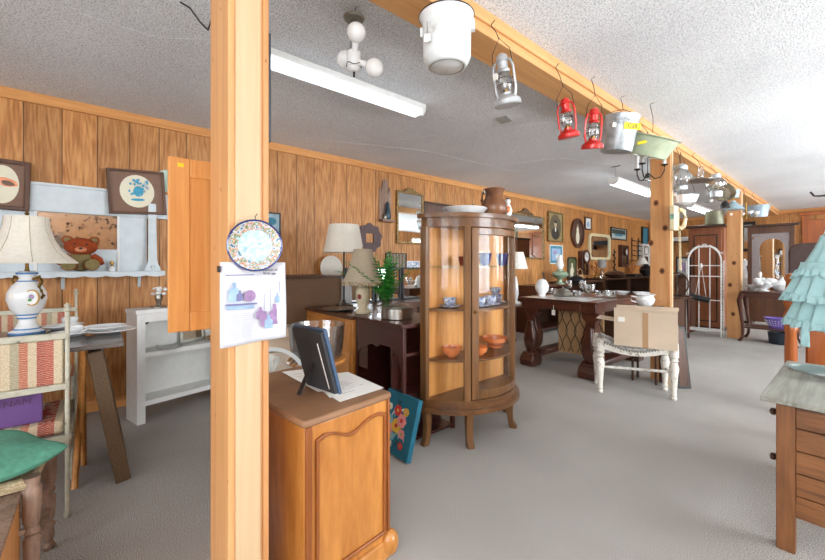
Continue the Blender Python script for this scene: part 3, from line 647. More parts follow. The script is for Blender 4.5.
# ---- lamp on the table
LP = G(27, 333, .75)
tl = T('table_lamp', 'white and blue gilt vase lamp with wide bell shade on the left', 'lamp', (LP.x, LP.y, .751))
MB().lathe([(.07, 0), (.075, .012), (.058, .02), (.05, .03), (.037, .06), (.035, .075), (.042, .10), (.07, .14), (.083, .19), (.081, .225), (.062, .265), (.038, .29), (.032, .305), (.044, .335), (.03, .345)], n=32).build('vase', M_ceramic, tl)
for z, r in ((.004, .0745), (.024, .056), (.085, .038), (.105, .046), (.288, .040), (.332, .044)): MB().lathe([(r, z-.005), (r+.002, z), (r, z+.005)], n=32, cap=False).build('blue_band', plain('pale cobalt band', (92, 140, 192), .2), tl)
for s in (-1, 1): MB().tube([Vector((s*.5*a*.643*1.0, s*.5*a*.766*1.0, b)) for a, b in ((.07, .30), (.14, .315), (.17, .29), (.13, .255), (.16, .235), (.19, .21), (.15, .19))], .008, 8).build('handle', M_brass, tl)
o = MB().ell(0, 0, .033, .045, -.006, 0, 24); o.mi = 1; o.ell(0, 0, .026, .038, -.008, -.006, 24); o.mi = 2; o.ell(.0, .005, .012, .014, -.010, -.008, 12); o.mi = 3; o.ell(-.008, -.012, .01, .008, -.010, -.008, 12)
o = o.build('medallion', [M_brass, M_ceramic, M_lilac, M_green], tl); o.location = (.076, .028, .20); o.rotation_euler = (0, 0, radians(72))
o = MB().box(-.012, .012, -.002, 0, -.025, 0).build('price_sticker', M_tag, tl); o.location = (.062, -.052, .225); o.rotation_euler = (0, 0, radians(50))
MB().lathe([(.012, .345), (.008, .36), (.008, .41)], n=10).build('stem', M_brass, tl)
MB().lathe([(.215, .388), (.216, .394), (.205, .402), (.15, .455), (.115, .52), (.095, .59), (.09, .64), (.092, .648), (.087, .648), (.086, .64), (.11, .52), (.146, .455), (.2, .402), (.212, .39)], n=40, cap=False).build('lamp_shade', M_shade, tl)
m = MB()
for k in range(8): a = 2*pi*k/8+.2; m.tube([(r*cos(a), r*sin(a), z) for r, z in ((.217, .394), (.151, .456), (.116, .521), (.096, .59), (.091, .645))], .0014, 5)
m.build('shade_ribs', M_shade2, tl)
MB().lathe([(.004, .64), (.004, .655), (.012, .665), (.002, .68)], n=8).build('finial', M_brass, tl)
# plates on the table
def plate(m, at, r, h=.018): m.lathe([(r*.5, 0), (r*.55, .002), (r*.95, h), (r, h+.002), (r*.97, h+.005), (r*.55, .006), (0, .005)], at, 32)
for i, (px, py, r, z) in enumerate(((110, 333, .12, 0), (105, 330, .10, .019), (72, 336, .09, 0), (62, 329, .09, 0))):
    g_ = G(px, py, .75+z); o = T('dinner_plate', ['white china plate, bottom one near the table corner', 'white china plate stacked on top by the table corner', 'white saucer in front of the teacups', 'white china plate beside the tall lamp base'][i], 'plate', (min(g_.x, -2.42), g_.y, .751+z), 0, 'china on the folding table')
    m = MB(); plate(m, (0, 0, 0), r); m.build('plate', M_ceramic, o)
    MB().lathe([(r*.93, .0175), (r*.97, .0205), (r*.93, .021)], n=32, cap=False).build('rim_band', M_willow, o)
def cup(loc, label, mat=None, r=.04, h=.06, rz=0, group=None, saucer=True):
    o = T('teacup', label, 'cup', loc, rz, group); mat = mat or M_ceramic; z = .0
    if saucer:
        m = MB(); plate(m, (0, 0, 0), r*1.7, .01); m.build('saucer', mat, o); z = .008
    MB().lathe([(r*.5, z), (r*.8, z+.012), (r, z+h*.6), (r*1.02, z+h), (r*.94, z+h), (r*.9, z+h*.6), (r*.7, z+.016), (0, z+.014)], n=24).build('bowl', mat, o)
    MB().tube([(r*.95, 0, z+h*.85), (r*1.5, 0, z+h*.85), (r*1.6, 0, z+h*.5), (r*1.3, 0, z+h*.25), (r*.9, 0, z+h*.3)], r*.1, 7).build('handle', mat, o)
    return o
g_ = G(74, 341, .75); cup((g_.x-.11, g_.y, .775), 'white teacup on the saucer near the table edge', saucer=False, h=.035, r=.035, rz=1)
g_ = G(70, 326, .75); cup((g_.x, g_.y, .751), 'gilt rimmed teacup at the far side of the china table', h=.045)
g_ = G(40, 328, .75); 
# leaning ornate frame below the table
lf = T('leaning_frame', 'deep ornate picture frame leaning beneath the china table', 'picture frame', (-2.47, .075, .0), 0)
Mx = (radians(9.5), 0, 0)
MB().at((0, 0, 0), Mx).ringprism([(-.55, 0), (0, 0), (0, .70), (-.55, .70)], [(-.48, .07), (-.07, .07), (-.07, .63), (-.48, .63)], -.0, .055).build('frame', mottled('ornate bronze moulding', [(.35, (70, 52, 38)), (.65, (104, 80, 56))], 160, .5, .1, bmp=.5), lf, bevel=.006)
MB().at((0, 0, 0), Mx).box(-.5, -.05, .02, .03, .05, .65).build('picture', M_dwood, lf)
MB().at((0, 0, 0), Mx).box(-.003, .012, -.004, .06, 0, .70).build('gilt_edge', mottled('worn bronze edge', [(.35, (88, 66, 46)), (.65, (120, 94, 66))], 160, .5), lf, bevel=.004)

# ---- green cushioned stool
st = T('turned_stool', 'rush seated stool with turned weathered legs at the lower left', 'stool', (-1.94, -.37, 0))
lp2 = [(0, .6), (.04, 1), (.08, .6), (.14, .95), (.2, .7), (.24, 1.05), (.27, .6), (.31, .95), (.5, 1.1), (.53, .7), (.56, 1.05), (.6, .75), (.64, 1.1), (.9, 1.25), (.93, .9), (1, 1.1)]
LG = [(.15, .20), (-.13, .22), (.15, -.22), (-.13, -.2)]
for x, y in LG: turned(MB(), x, y, 0, .42, .021, lp2).build('leg', M_greywood, st)
for a, b, z in ((0, 1, .17), (0, 2, .12), (1, 3, .17), (2, 3, .12), (0, 2, .24), (0, 1, .28)):
    p, q = Vector((*LG[a], z)), Vector((*LG[b], z)); MB().tube([p, p.lerp(q, .25), p.lerp(q, .5), p.lerp(q, .75), q], [.010, .013, .018, .013, .010], 10).build('stretcher', M_greywood, st)
MB().tube([(.15, .20, .40), (.15, -.22, .40), (-.13, -.2, .40), (-.13, .22, .40)], .02, 8, True).build('seat_rail', M_rush, st); MB().box(-.13, .15, -.21, .21, .395, .415).build('seat', M_rush, st, bevel=.008)
cs = T('seat_cushion', 'teal green square cushion lying on the turned stool', 'cushion', (-1.88, -.343, .47), .51)
def cush(u, v, s):
    x, y = 2*u-1, 2*v-1; e = max(0, (1-x**4)*(1-y**4)); k = 1+.12*(abs(x*y))**2
    return (.21*x*(1-.06*abs(x*y)**3), .21*y*(1-.06*abs(x*y)**3), s*.04*e**.5+.008*sin(5*x)*sin(4*y)+.012*abs(x*y))
m = MB(); m.sheet(lambda u, v: cush(u, v, 1), 24, 24); m.sheet(lambda u, v: cush(u, v, -.8), 24, 24); bmesh.ops.remove_doubles(m.b, verts=m.b.verts, dist=.0005)
m.build('cover', plain('sea green cloth', (88, 150, 128), .95, 0, .15, 60, .3), cs, sub=1)
cp = G(-30, 520, .30)
sb = T('wooden_box', 'small honey wood box with grey top at the bottom left corner', 'box', (-1.42, -.20, 0), 0)
MB().box(-.4, 0, -.35, .0, 0, .36).build('body', M_oak, sb, bevel=.004); MB().box(-.405, .005, -.355, .005, .36, .375).build('lid', M_greywood, sb, bevel=.003)
# ---- tube lights, then uplighters added out of view to brighten the ceiling
def tube_light(loc, L, label, hang, M_tube):
    o = T('fluorescent_light', label, 'ceiling light', loc)
    MB().box(-.065, .065, 0, L, .045, .085).build('housing', M_white, o, bevel=.006)
    m = MB(); 
    MB().prism([(-.065, .045), (-.03, .005), (.03, .005), (.065, .045)], 0, .03).build('end_cap', M_white, o); MB().prism([(-.065, .045), (-.03, .005), (.03, .005), (.065, .045)], L-.03, L).build('end_cap', M_white, o)
    for x in (-.032, .032): MB().cyl((x, .03, .022), (x, L-.03, .022), .016).build('tube', M_tube, o)
    if hang:
        for y in (.08, L-.08): MB().cyl((0, y, .085), (0, y, hang), .003).build('hanger', M_steel, o); 
        for y in (.08, L-.08): MB().box(-.05, .05, y-.01, y+.01, hang-.006, hang).build('hanger_plate', M_iron, o)
    return o
M_tg = emis('bright tube glow', (236, 244, 250), 8)
tube_light((-2.19, .70, ZC-.087), 1.22, 'near white fluorescent fitting fixed flat to the ceiling', 0, emis('tube glow', (236, 244, 250), .75))
tube_light((-1.95, 4.86, 2.12), 1.3, 'farther fluorescent fitting hung on wires from the ceiling', ZC-2.12, M_tg)
tube_light((-1.90, 7.9, 2.12), 1.3, 'farthest fluorescent fitting hung over the wardrobe', ZC-2.12, M_tg)
for i, (x, y, z, pw) in enumerate(((1.35, -1.6, 1.45, 30), (1.6, 1.4, 1.3, 16), (.9, 4.9, .8, 11), (.9, 8.2, .8, 6))):  # unseen stands added only to throw fill light on the ceiling
    o = T('added_uplighter', ['added unseen white trough uplighter nearest the back wall', 'added unseen white trough uplighter beside the washstand chest', 'added unseen white trough uplighter level with the white bench', 'added unseen white trough uplighter closest to the red brown door'][i], 'added fill lamp', (x, y, 0), 0, 'added uplighters along the aisle')
    MB().box(-.12, .12, -.5, .5, z, z+.03).build('trough', M_white, o, bevel=.006); MB().cyl((0, 0, .02), (0, 0, z), .015).build('pole', M_steel, o); MB().box(-.15, .15, -.2, .2, 0, .02).build('base', M_white, o)
    area('added_ceiling_fill', (x, y, z+.04), (pi, 0, 0), .22, .95, pw, (.92, .965, 1))  # added fill light aimed up at the ceiling

# ================================================================== LEFT WALL
WF = XL+.002
def onwall(px, py, off=.0): return WX(px, py, XL+.001+off)
def wframe(name, label, cat, x0, x1, yt, yb, fw, mats, dep=.03, tilt=0, group=None, art=None, mat_mount=None, mount=0, shape='rect', off=0, glassy=False, imat=None):
    """a frame on the left wall; x0,x1 pixel columns, yt,yb pixel rows at the middle"""
    a = onwall(x0, 265, off+dep); b = onwall(x1, 265, off+dep); cx = (x0+x1)/2; t = onwall(cx, yt, off+dep); u = onwall(cx, yb, off+dep)
    W = b.y-a.y; H = t.z-u.z
    o = T(name, label, cat, (XL+.001+off, (a.y+b.y)/2, u.z), 0, group, (0, 0, pi/2)); 
    if tilt: o.rotation_euler = Euler((0, tilt, pi/2)) if False else (Matrix.Rotation(pi/2, 3, 'Z') @ Matrix.Rotation(tilt, 3, 'Y')).to_euler()
    if shape == 'rect':
        out = [(-W/2, 0), (W/2, 0), (W/2, H), (-W/2, H)]; inn = [(-W/2+fw, fw), (W/2-fw, fw), (W/2-fw, H-fw), (-W/2+fw, H-fw)]
    elif shape == 'oval':
        out = [(W/2*cos(2*pi*i/36), H/2+H/2*sin(2*pi*i/36)) for i in range(36)]; inn = [((W/2-fw)*cos(2*pi*i/36), H/2+(H/2-fw)*sin(2*pi*i/36)) for i in range(36)]
    else:
        out = rrect(-W/2, W/2, 0, H, min(W, H)*.18); inn = rrect(-W/2+fw, W/2-fw, fw, H-fw, min(W, H)*.14)
    MB().ringprism(out, inn, -dep, 0).build('frame', mats, o, bevel=min(.006, fw*.2))
    m = MB(); 
    m.prism([(x*1.02, H/2+(z-H/2)*1.02) for x, z in inn], -dep*.5, -dep*.3); m.build('mirror_glass' if imat is M_mirror else 'picture', imat or M_cream2, o)
    return o, W, H, -dep*.5
def art(o, W, H, y, shapes, mats):
    """shapes: (kind, cx, cz, rx, rz, material index) in fractions of the frame"""
    m = MB()
    for k, s_ in enumerate(shapes):
        kind, cx, cz, rx, rz, mi = s_[:6]; m.mi = mi; d = y-.0006*(k+1); an = s_[6] if len(s_) > 6 else 0
        if kind == 'e': m.ell(cx*W, cz*H, rx*W, rz*H, d, d+.0005, 24, an)
        else: m.box((cx-rx)*W, (cx+rx)*W, d, d+.0005, (cz-rz)*H, (cz+rz)*H)
    return m.build('picture_motif', mats, o)

# white mantel shelf unit with mirror
ys = lambda px, off=.0: WX(px, 265, XL+off).y
mt = T('mantel_shelf', 'white painted wall shelf with foxed mirror holding the teddy bear', 'shelf', (XL+.001, -.70, 1.03), 0, None, (0, 0, pi/2))
def mx(px, off): return ys(px, off)+.70
def mz(py, px, off): return WX(px, py, XL+off).z-1.03
zt = mz(186, 70, .04); zb = mz(213, 70, .04)
MB().box(-.25, mx(170, .04), -.04, 0, zb, zt).box(-.25, mx(170, .05)-.02, -.055, 0, zt-.015, zt+.005).build('header', M_bluewhite, mt, bevel=.004)
x_l, x_r = mx(36, .03), mx(118, .03)
MB().box(-.25, x_l, -.03, 0, .05, zb).build('side_panel', M_bluewhite, mt, bevel=.002); MB().box(x_r, mx(147, .03), -.03, 0, .05, zb).build('side_panel', M_bluewhite, mt, bevel=.002)
MB().box(x_l-.01, x_r+.01, -.012, -.004, mz(249, 78, .02), zb+.01).build('mirror_glass', M_omirror, mt)
MB().box(x_l, x_r, -.02, 0, .05, mz(249, 78, .02)).build('lower_rail', M_bluewhite, mt)
MB().box(x_l-.012, x_l+.006, -.032, -.002, .05, zb).box(x_r-.006, x_r+.010, -.032, -.002, .05, zb).build('mirror_bead', M_white, mt, bevel=.003)
xs_r = mx(165, .16)
m = MB(); m.box(-.25, xs_r, -.17, 0, .035, .052); m.build('shelf_board', M_bluewhite, mt, bevel=.003)
n = 44; P = [(-.25, .036)]+[(-.25+(xs_r+.25)*i/n, .018-.010*abs(sin(i*pi/4))) for i in range(n+1)]+[(xs_r, .036)]
MB().prism(P, -.172, -.164).build('scalloped_edge', M_bluewhite, mt)
for px in (62, 140): MB().prism([(-.16, .035), (0, .035), (0, -.08), (-.02, -.06), (-.05, 0)], mx(px, .1)-.01, mx(px, .1)+.01, 'yz').build('bracket', M_bluewhite, mt)
ZS = 1.03+.0535
# teddy bear
bp = WX(81, 266, XL+.09)
be = T('teddy_bear', 'rust brown teddy bear sitting in front of the shelf mirror', 'teddy bear', (XL+.085, bp.y, ZS), 0, None, (0, 0, pi/2)); be.scale = (1.45, 1.15, 1.35); fur = plain('rust plush', (152, 66, 26), .95, 0, .25, 90, .6); felt = plain('olive felt', (132, 118, 76), .95, 0, .12, 60)
m = MB().ball((0, .01, .055), .055, (1, .75, 1)); m.build('body', felt, be)
MB().ball((0, -.0, .135), .062, (1.08, .8, .78), 20, 12).build('head', fur, be)
for s in (-1, 1):
    e_ = MB().ball((s*.052, .012, .172), .022, (1, .5, 1)).build('ear', fur, be); MB().ball((s*.052, .002, .172), .014, (1, .4, 1)).build('ear_lining', felt, e_)
    l_ = MB().tube([(s*.03, 0, .035), (s*.045, -.04, .03), (s*.045, -.065, .034)], [.026, .028, .030], 12).build('leg', fur, be); MB().ball((s*.045, -.066, .036), .031, (.95, .35, 1.0)).build('paw_pad', felt, l_)
    MB().tube([(s*.045, .0, .085), (s*.07, -.01, .06), (s*.078, -.02, .04)], [.018, .02, .017], 10).build('arm', fur, be)
MB().ball((0, -.05, .118), .024, (1, .7, .65)).build('muzzle', plain('peach felt', (214, 140, 100), .9), be); MB().ball((0, -.066, .124), .007, (1.2, .6, .8), 10, 6).build('nose', M_black, be)
for s in (-1, 1): MB().ball((s*.022, -.047, .147), .0045, n=8, k=6).build('eye', M_black, be)
bp = WX(112, 268, XL+.08)
o = T('perfume_bottle', 'small bottle with brown stopper on the white wall shelf', 'bottle', (XL+.08, bp.y, ZS)); MB().lathe([(.018, 0), (.02, .004), (.02, .022), (.012, .032), (.009, .036)], n=18).build('bottle', M_ceramic, o); MB().lathe([(.008, .036), (.008, .05), (.014, .055), (.014, .074), (.006, .078)], n=14).build('stopper', M_brass, o)
# wooden paddle spoon
a_ = WX(152, 191, XL+.13); b_ = WX(153, 271, XL+.13)
o = T('wall_bracket_board', 'tall white cut-out board with knob leaning on the right of the shelf', 'board', (XL+.12, b_.y, ZS), 0, None, (0, 0, pi/2))
Hh = a_.z-ZS-.02
P = [(-.055, 0), (.055, 0), (.05, .03), (.036, .055), (.030, .09), (.028, Hh*.5), (.026, Hh-.06), (.044, Hh-.03), (.040, Hh), (.016, Hh-.02), (-.016, Hh-.02), (-.038, Hh), (-.044, Hh-.03), (-.026, Hh-.06), (-.028, Hh*.5), (-.030, .09), (-.036, .055), (-.05, .03)]
MB().at((0, 0, 0), (-.08, 0, 0)).prism(P, 0, .015).build('board', M_bluewhite, o, bevel=.002); MB().ball((0, -.006, .03), .017, (1, .5, 1)).build('knob', M_bluewhite, o)
# framed prints
o, W, H, y = wframe('framed_print', 'brown framed oval print of a brown shell on the far left wall', 'picture', -30, 29, 158, 209, .028, M_walnut, .03, .03, 'brown framed oval prints', imat=M_mat, off=.045)
art(o, W, H, y, [('e', .0, .5, .30, .38, 0), ('e', .06, .55, .22, .085, 1, -.2), ('e', .1, .53, .12, .05, 2, -.2)], [M_cream2, M_oran, M_mat])
o, W, H, y = wframe('framed_print', 'brown framed oval print of blue flowers tilted on the white shelf unit', 'picture', 109, 167, 170, 214, .020, M_walnut, .03, -.06, 'brown framed oval prints', imat=M_mat, off=.06)
random.seed(2)
art(o, W, H, y, [('e', .0, .52, .30, .37, 0), ('e', .02, .52, .09, .12, 1), ('e', .0, .33, .12, .03, 1)]+[('e', random.uniform(-.17, .2), random.uniform(.38, .78), .02, .028, random.choice([1, 2, 1])) for _ in range(26)], [M_cream2, plain('turquoise print', (74, 160, 190), .8), M_bprint])
b_ = WX(168, 181, XL+.03)
o = T('decorative_plate', 'pale green rimmed plate hung high beside the blue flower print', 'plate', (XL+.004, b_.y, b_.z), 0, None, (pi/2, 0, pi/2)); MB().lathe([(.03, 0), (.08, .01), (.095, .015), (.093, .019), (.05, .008), (0, .006)], n=30).build('plate', plain('mint plate', (176, 206, 190), .3), o)
# cabinet door on the back of the near post
o = T('cabinet_door', 'loose honey oak cabinet door with yellow sticker behind the near post', 'cabinet door', (-1.40, .17, .915), 0, None, (0, 0, pi/2))
m = MB().box(0, .06, 0, .018, 0, .56).box(.22, .28, 0, .018, 0, .56).box(.06, .22, 0, .018, 0, .06).box(.06, .22, 0, .018, .50, .56); m.build('door_frame', M_oak, o, bevel=.003)
MB().box(.055, .225, .005, .013, .05, .51).build('door_panel', M_oak, o); MB().box(.025, .042, -.001, 0, .53, .542).build('sticker', M_yellow, o)

# post items: delft plate and print
o = T('wall_plate', 'blue rimmed plate painted with a floral wreath on the near post', 'plate', (-1.145, .355, 1.187), 0, None, (pi/2, 0, pi/2+radians(-14)))
pm = mottled('painted floral plate', [(.34, (40, 90, 116)), (.44, (196, 208, 210)), (.50, (176, 70, 50)), (.53, (204, 190, 150)), (.58, (60, 100, 60)), (.66, (190, 204, 210))], 75, .2, 0, 2)
pc = mottled('pale blue plate centre', [(.32, (110, 156, 176)), (.46, (206, 220, 226)), (.56, (160, 190, 202)), (.68, (214, 224, 228))], 26, .2)
R_ = .0765
MB().lathe([(.02, 0), (.05, .002), (R_*.97, .010), (R_, .012), (R_*.985, .015), (R_*.93, .0135)], n=40, cap=False).build('rim', M_blue, o)
MB().lathe([(R_*.93, .0132), (R_*.62, .009), (R_*.60, .0085)], n=40, cap=False).build('border', pm, o); MB().lathe([(R_*.61, .0087), (R_*.4, .0065), (0, .006)], n=40, cap=False).build('centre', pc, o)
MB().tube([(0, R_, .006), (.0, R_+.008, .004), (.006, R_+.018, 0)], .0012, 6).build('hook', M_black, o)
pp = T('printed_page', 'aged print of bottles and jars pinned below the plate', 'print', (-1.156, .262, .895), 0, None, (0, 0, pi/2))
m = MB(); m.sheet(lambda u, v: (.185*u, -.004-.012*max(0, u-.75)**1.0*2-.004*sin(5*v)*u-.003*sin(9*u), .243*v+.012*u*(1-v)), 16, 16); m.build('page', M_paper, pp, thick=.0008)
m = MB(); yy = -.0125
def jar(cx, cz, w_, h_, mi, neck=.35):
    global yy
    yy -= .0002; m.mi = mi; m.prism([(cx-w_/2, cz), (cx+w_/2, cz), (cx+w_/2, cz+h_*.6), (cx+w_*.16, cz+h_*.75), (cx+w_*.16, cz+h_), (cx-w_*.16, cz+h_), (cx-w_*.16, cz+h_*.75), (cx-w_/2, cz+h_*.6)], yy, yy+.0004)
jar(.122, .052, .026, .045, 0); jar(.150, .055, .034, .062, 0); jar(.108, .075, .024, .035, 0); jar(.132, .045, .024, .04, 1); jar(.158, .12, .014, .03, 1)
m.mi = 0; m.ell(.078, .145, .016, .017, yy, yy+.0004, 16); jar(.035, .13, .03, .055, 1); jar(.05, .132, .018, .03, 2)
m.mi = 2; m.box(.012, .098, yy, yy+.0004, .119, .124); m.box(.012, .09, yy, yy+.0004, .205, .2075); m.mi = 1; m.box(.014, .09, yy, yy+.0004, .108, .118)
for x, z0, z1 in ((.118, .09, .15), (.136, .1, .165), (.164, .15, .185)): m.mi = 2; m.box(x, x+.0012, yy, yy+.0004, z0, z1)
m.mi = 3
for k in range(13):
    z = .022+.006*k; m.box(.016, .05, yy, yy+.0003, z, z+.0012); m.box(.056, .088, yy, yy+.0003, z, z+.0012)
m.build('illustration', [plain('plum print', (150, 120, 158), .8, 0, .2, 60), M_bprint, plain('slate print', (112, 112, 150), .8), plain('faint type', (186, 186, 200), .8)], pp)
lettering('Concert of\nBirth age', pp, (.135, -.0125, .215), .0105, M_ink)
MB().box(-.006, 0, -.012, .003, .215, .232).build('clip', M_black, pp)

# more wall things left to right
o, W, H, y = wframe('framed_print', 'narrow black framed blue landscape beside the near post', 'picture', 258, 281, 212, 244, .014, M_black, .02, imat=plain('pale blue landscape', (150, 178, 190), .5, 0, .3, 14)); art(o, W, H, y, [('r', .05, .25, .35, .14, 0), ('e', .1, .72, .2, .12, 1)], [M_mat, M_teal])
b_ = WX(331, 268, XL+.1)
o = T('oval_platter', 'white oval platter propped behind the large table lamp', 'platter', (XL+.06, WX(331, 268, XL+.06).y, 1.13), 0, None, (pi/2-.1, 0, pi/2)); MB().lathe([(.04, 0), (.10, .008), (.135, .014), (.132, .018), (.098, .011), (.09, .006), (0, .005)], n=36, sy=1.0).build('platter', plain('matte cream platter', (222, 216, 204), .5, 0, .06), o)
o.location.z = WX(331, 268, XL+.06).z
pl = T('cut_out_plaque', 'dark mauve scalloped plaque with square hole high behind the lamps', 'plaque', (XL+.002, WX(369, 238, XL).y, WX(369, 238, XL).z), 0, None, (0, 0, pi/2))
out = [(.17*(1+.07*sin(9*t))*cos(t), .17*(1+.07*sin(9*t))*sin(t)) for t in [2*pi*i/48 for i in range(48)]]; q = []
for i in range(48):
    t = 2*pi*i/48; k = .055/max(abs(cos(t)), abs(sin(t))); q.append((k*cos(t), k*sin(t)))
MB().ringprism(out, q, -.02, 0).build('plaque', plain('mauve brown paint', (92, 74, 74), .7), pl)
# figure plaque shelf
b_ = WX(387, 222, XL+.05); o = T('carved_wall_niche', 'carved grey wood wall niche holding a dark blue figure', 'wall niche', (XL+.001, b_.y, b_.z), 0, None, (0, 0, pi/2))
hh = WX(387, 181, XL+.02).z-b_.z
MB().prism([(-.09, 0), (.09, 0), (.09, hh*.75), (.07, hh*.86), (.05, hh*.7), (.04, hh), (0, hh*1.04), (-.04, hh), (-.05, hh*.7), (-.07, hh*.86), (-.09, hh*.75)], -.012, 0).build('back_board', M_greywood, o); MB().box(-.09, .09, -.09, 0, 0, .03).build('ledge', M_greywood, o)
MB().lathe([(.03, .03), (.045, .06), (.03, .14), (.02, .19), (.022, .22), (.01, .25)], (0.01, -.05, 0), 14).build('figure', plain('dark teal glaze', (30, 60, 74), .3), o); MB().ball((-.03, -.05, .06), .03, (.8, .8, 1.3)).build('figure', M_silver, o)
o, W, H, y = wframe('wall_mirror', 'small gilt framed mirror with crested top left of the curio cabinet', 'mirror', 397, 424, 192, 244, .03, M_gilt, .03, imat=M_mirror)
MB().prism([(-.14, H), (.14, H), (.09, H+.02), (.04, H+.05), (-.04, H+.05), (-.09, H+.02)], -.035, -.005).build('crest', M_gilt, o, bevel=.004)
o, W, H, y = wframe('framed_print', 'low wide wooden framed picture behind the curio cabinet top', 'picture', 424, 468, 204, 222, .03, M_dwood, .03, imat=M_walnut)
o, W, H, y = wframe('wall_mirror', 'wide mirror in ornate bronze frame with carved crest', 'mirror', 505, 545, 214, 259, .03, M_gilt, .04, imat=M_mirror)
MB().prism([(-.26, H), (.26, H), (.2, H+.03), (.1, H+.05), (.06, H+.09), (0, H+.11), (-.06, H+.09), (-.1, H+.05), (-.2, H+.03)], -.045, -.01).build('crest', mottled('carved bronze', [(.3, (60, 40, 28)), (.6, (124, 92, 60))], 50, .5, .2), o, bevel=.006)
sep = plain('sepia ground', (92, 80, 56), .6, 0, .2, 12); skin = plain('sepia skin', (180, 156, 124), .6); coat = plain('sepia dark coat', (44, 36, 30), .6)
o, W, H, y = wframe('framed_portrait', 'gilt framed sepia portrait of a man in a dark coat', 'picture', 549, 564, 212, 242, .03, M_gilt, .05, imat=mottled('ochre mount', [(.3, (130, 112, 70)), (.7, (160, 140, 94))], 20, .7))
art(o, W, H, y, [('e', 0, .5, .38, .42, 0), ('e', 0, .28, .25, .2, 1), ('e', 0, .6, .09, .1, 2), ('e', 0, .68, .1, .05, 1), ('e', 0, .42, .04, .08, 3)], [sep, coat, skin, M_cream2])
o, W, H, y = wframe('framed_print', 'pale framed blue and rose print hung under the sepia portrait', 'picture', 550, 563, 245, 264, .02, M_white, .02, imat=M_teal); art(o, W, H, y, [('r', 0, .5, .34, .32, 0), ('e', -.1, .6, .14, .1, 1), ('e', .1, .4, .12, .12, 2)], [M_bprint, M_lilac, M_ceramic])
o, W, H, y = wframe('framed_portrait', 'oval dark framed portrait of a standing figure in pale dress', 'picture', 572.5, 585, 218, 248, .045, M_mahog, .05, shape='oval', imat=plain('brown ground', (84, 58, 44), .6, 0, .2, 8)); art(o, W, H, y, [('e', 0, .36, .14, .22, 0), ('e', 0, .6, .09, .12, 0), ('e', 0, .74, .05, .05, 1)], [M_cream2, skin])
o, W, H, y = wframe('framed_print', 'small wooden framed blue print up beside the oval portrait', 'picture', 585.5, 592, 217, 230, .03, M_walnut, .03, imat=M_white); art(o, W, H, y, [('e', 0, .45, .2, .22, 0)], [M_bprint])
o, W, H, y = wframe('framed_portrait', 'arched green framed print of a seated figure low on the wall', 'picture', 568.5, 577, 257, 281, .03, plain('dark green frame', (50, 54, 40), .4), .03, shape='round', imat=plain('olive ground', (96, 100, 62), .6)); art(o, W, H, y, [('e', 0, .35, .22, .25, 0), ('e', 0, .66, .1, .1, 0)], [M_cream2])
o, W, H, y = wframe('wall_mirror', 'cream framed rounded mirror hung in the middle of the long wall', 'mirror', 590, 611, 234, 260, .06, plain('cream lacquer', (222, 212, 172), .35), .05, shape='round', imat=M_mirror)
o, W, H, y = wframe('framed_print', 'black framed wide lake landscape right of the cream mirror', 'picture', 611.5, 627, 228, 240, .03, M_black, .03, imat=plain('grey water', (170, 186, 184), .5, 0, .15, 8)); art(o, W, H, y, [('r', 0, .68, .42, .18, 0), ('e', 0, .42, .3, .1, 1)], [plain('dark trees', (50, 64, 58), .7), M_teal])
def wclock(px0, px1, yt, yb, label, kd=1.0):
    o, W, H, y = wframe('wall_clock', label, 'clock', px0, px1, yt, yb, .03, M_mahog, .10, imat=M_dwood, shape='rect')
    r = W*.52*kd; cz = H-W*.42
    m = MB().at((0, -.10, cz), (pi/2, 0, 0)); m.lathe([(r*.66, 0), (r*1.0, .01), (r*.95, .03), (r*.66, .03)], n=28, cap=False); m.build('bezel', M_mahog, o)
    m = MB().at((0, -.105, cz), (pi/2, 0, 0)); m.lathe([(r*.7, 0), (r*.68, .012)], n=28); m.build('dial', M_ceramic, o)
    m = MB(); m.box(-.004, .004, -.122, -.12, cz, cz+r*.6); m.box(0, r*.45, -.122, -.12, cz-.004, cz+.004)
    for k in range(12): a = pi/6*k; m.ell(r*.68*sin(a), cz+r*.68*cos(a), .007, .007, -.1195, -.118, 6)
    m.build('hands', M_black, o); pe = MB().cyl((0, -.09, cz-r), (0, -.09, H*.3), .004).build('pendulum', M_brass, o); MB().ell(0, H*.26, .035, .035, -.1, -.09).build('bob', M_brass, pe)
    return o
wclock(582.5, 589, 251, 275, 'mahogany wall clock with round white dial below the oval portrait')
wclock(622.5, 629, 245, 267, 'small dark mahogany wall clock left of the wire plate rack', .5)
def iron_rack(px0, px1, yt, yb, label, rungs):
    a = onwall(px0, 265); b = onwall(px1, 265); t = onwall((px0+px1)/2, yt); u = onwall((px0+px1)/2, yb); W = b.y-a.y; H = t.z-u.z
    o = T('wire_plate_rack', label, 'rack', (XL+.002, (a.y+b.y)/2, u.z), 0, None, (0, 0, pi/2)); m = MB()
    for x in (-W/2, W/2): m.tube([(x, -.02, 0), (x, -.02, H)], .012, 6)
    for k in range(rungs): z = H*(k+.5)/rungs; m.tube([(-W/2, -.02, z), (-W/2, -.10, z-.03), (W/2, -.10, z-.03), (W/2, -.02, z)], .008, 6)
    m.build('rack', M_iron, o); return o
iron_rack(631, 637.5, 238, 262, 'dark wire plate rack hanging right of the small clock', 5)
a = onwall(613.5, 250); o = T('iron_wall_ornament', 'dark iron leaf sprig ornament under the lake landscape', 'ornament', (XL+.004, a.y, onwall(613.5, 270).z), 0, None, (0, 0, pi/2)); m = MB(); Hh = onwall(613.5, 249).z-o.location.z; m.tube([(0, -.015, 0), (.02, -.015, Hh*.5), (0, -.015, Hh)], .01, 6)
for k in range(6): z = Hh*(.1+.15*k); s = 1 if k % 2 else -1; m.ell(s*.05+.01, z, .045, .02, -.02, -.01, 10, s*.6)
m.build('sprig', M_iron, o)
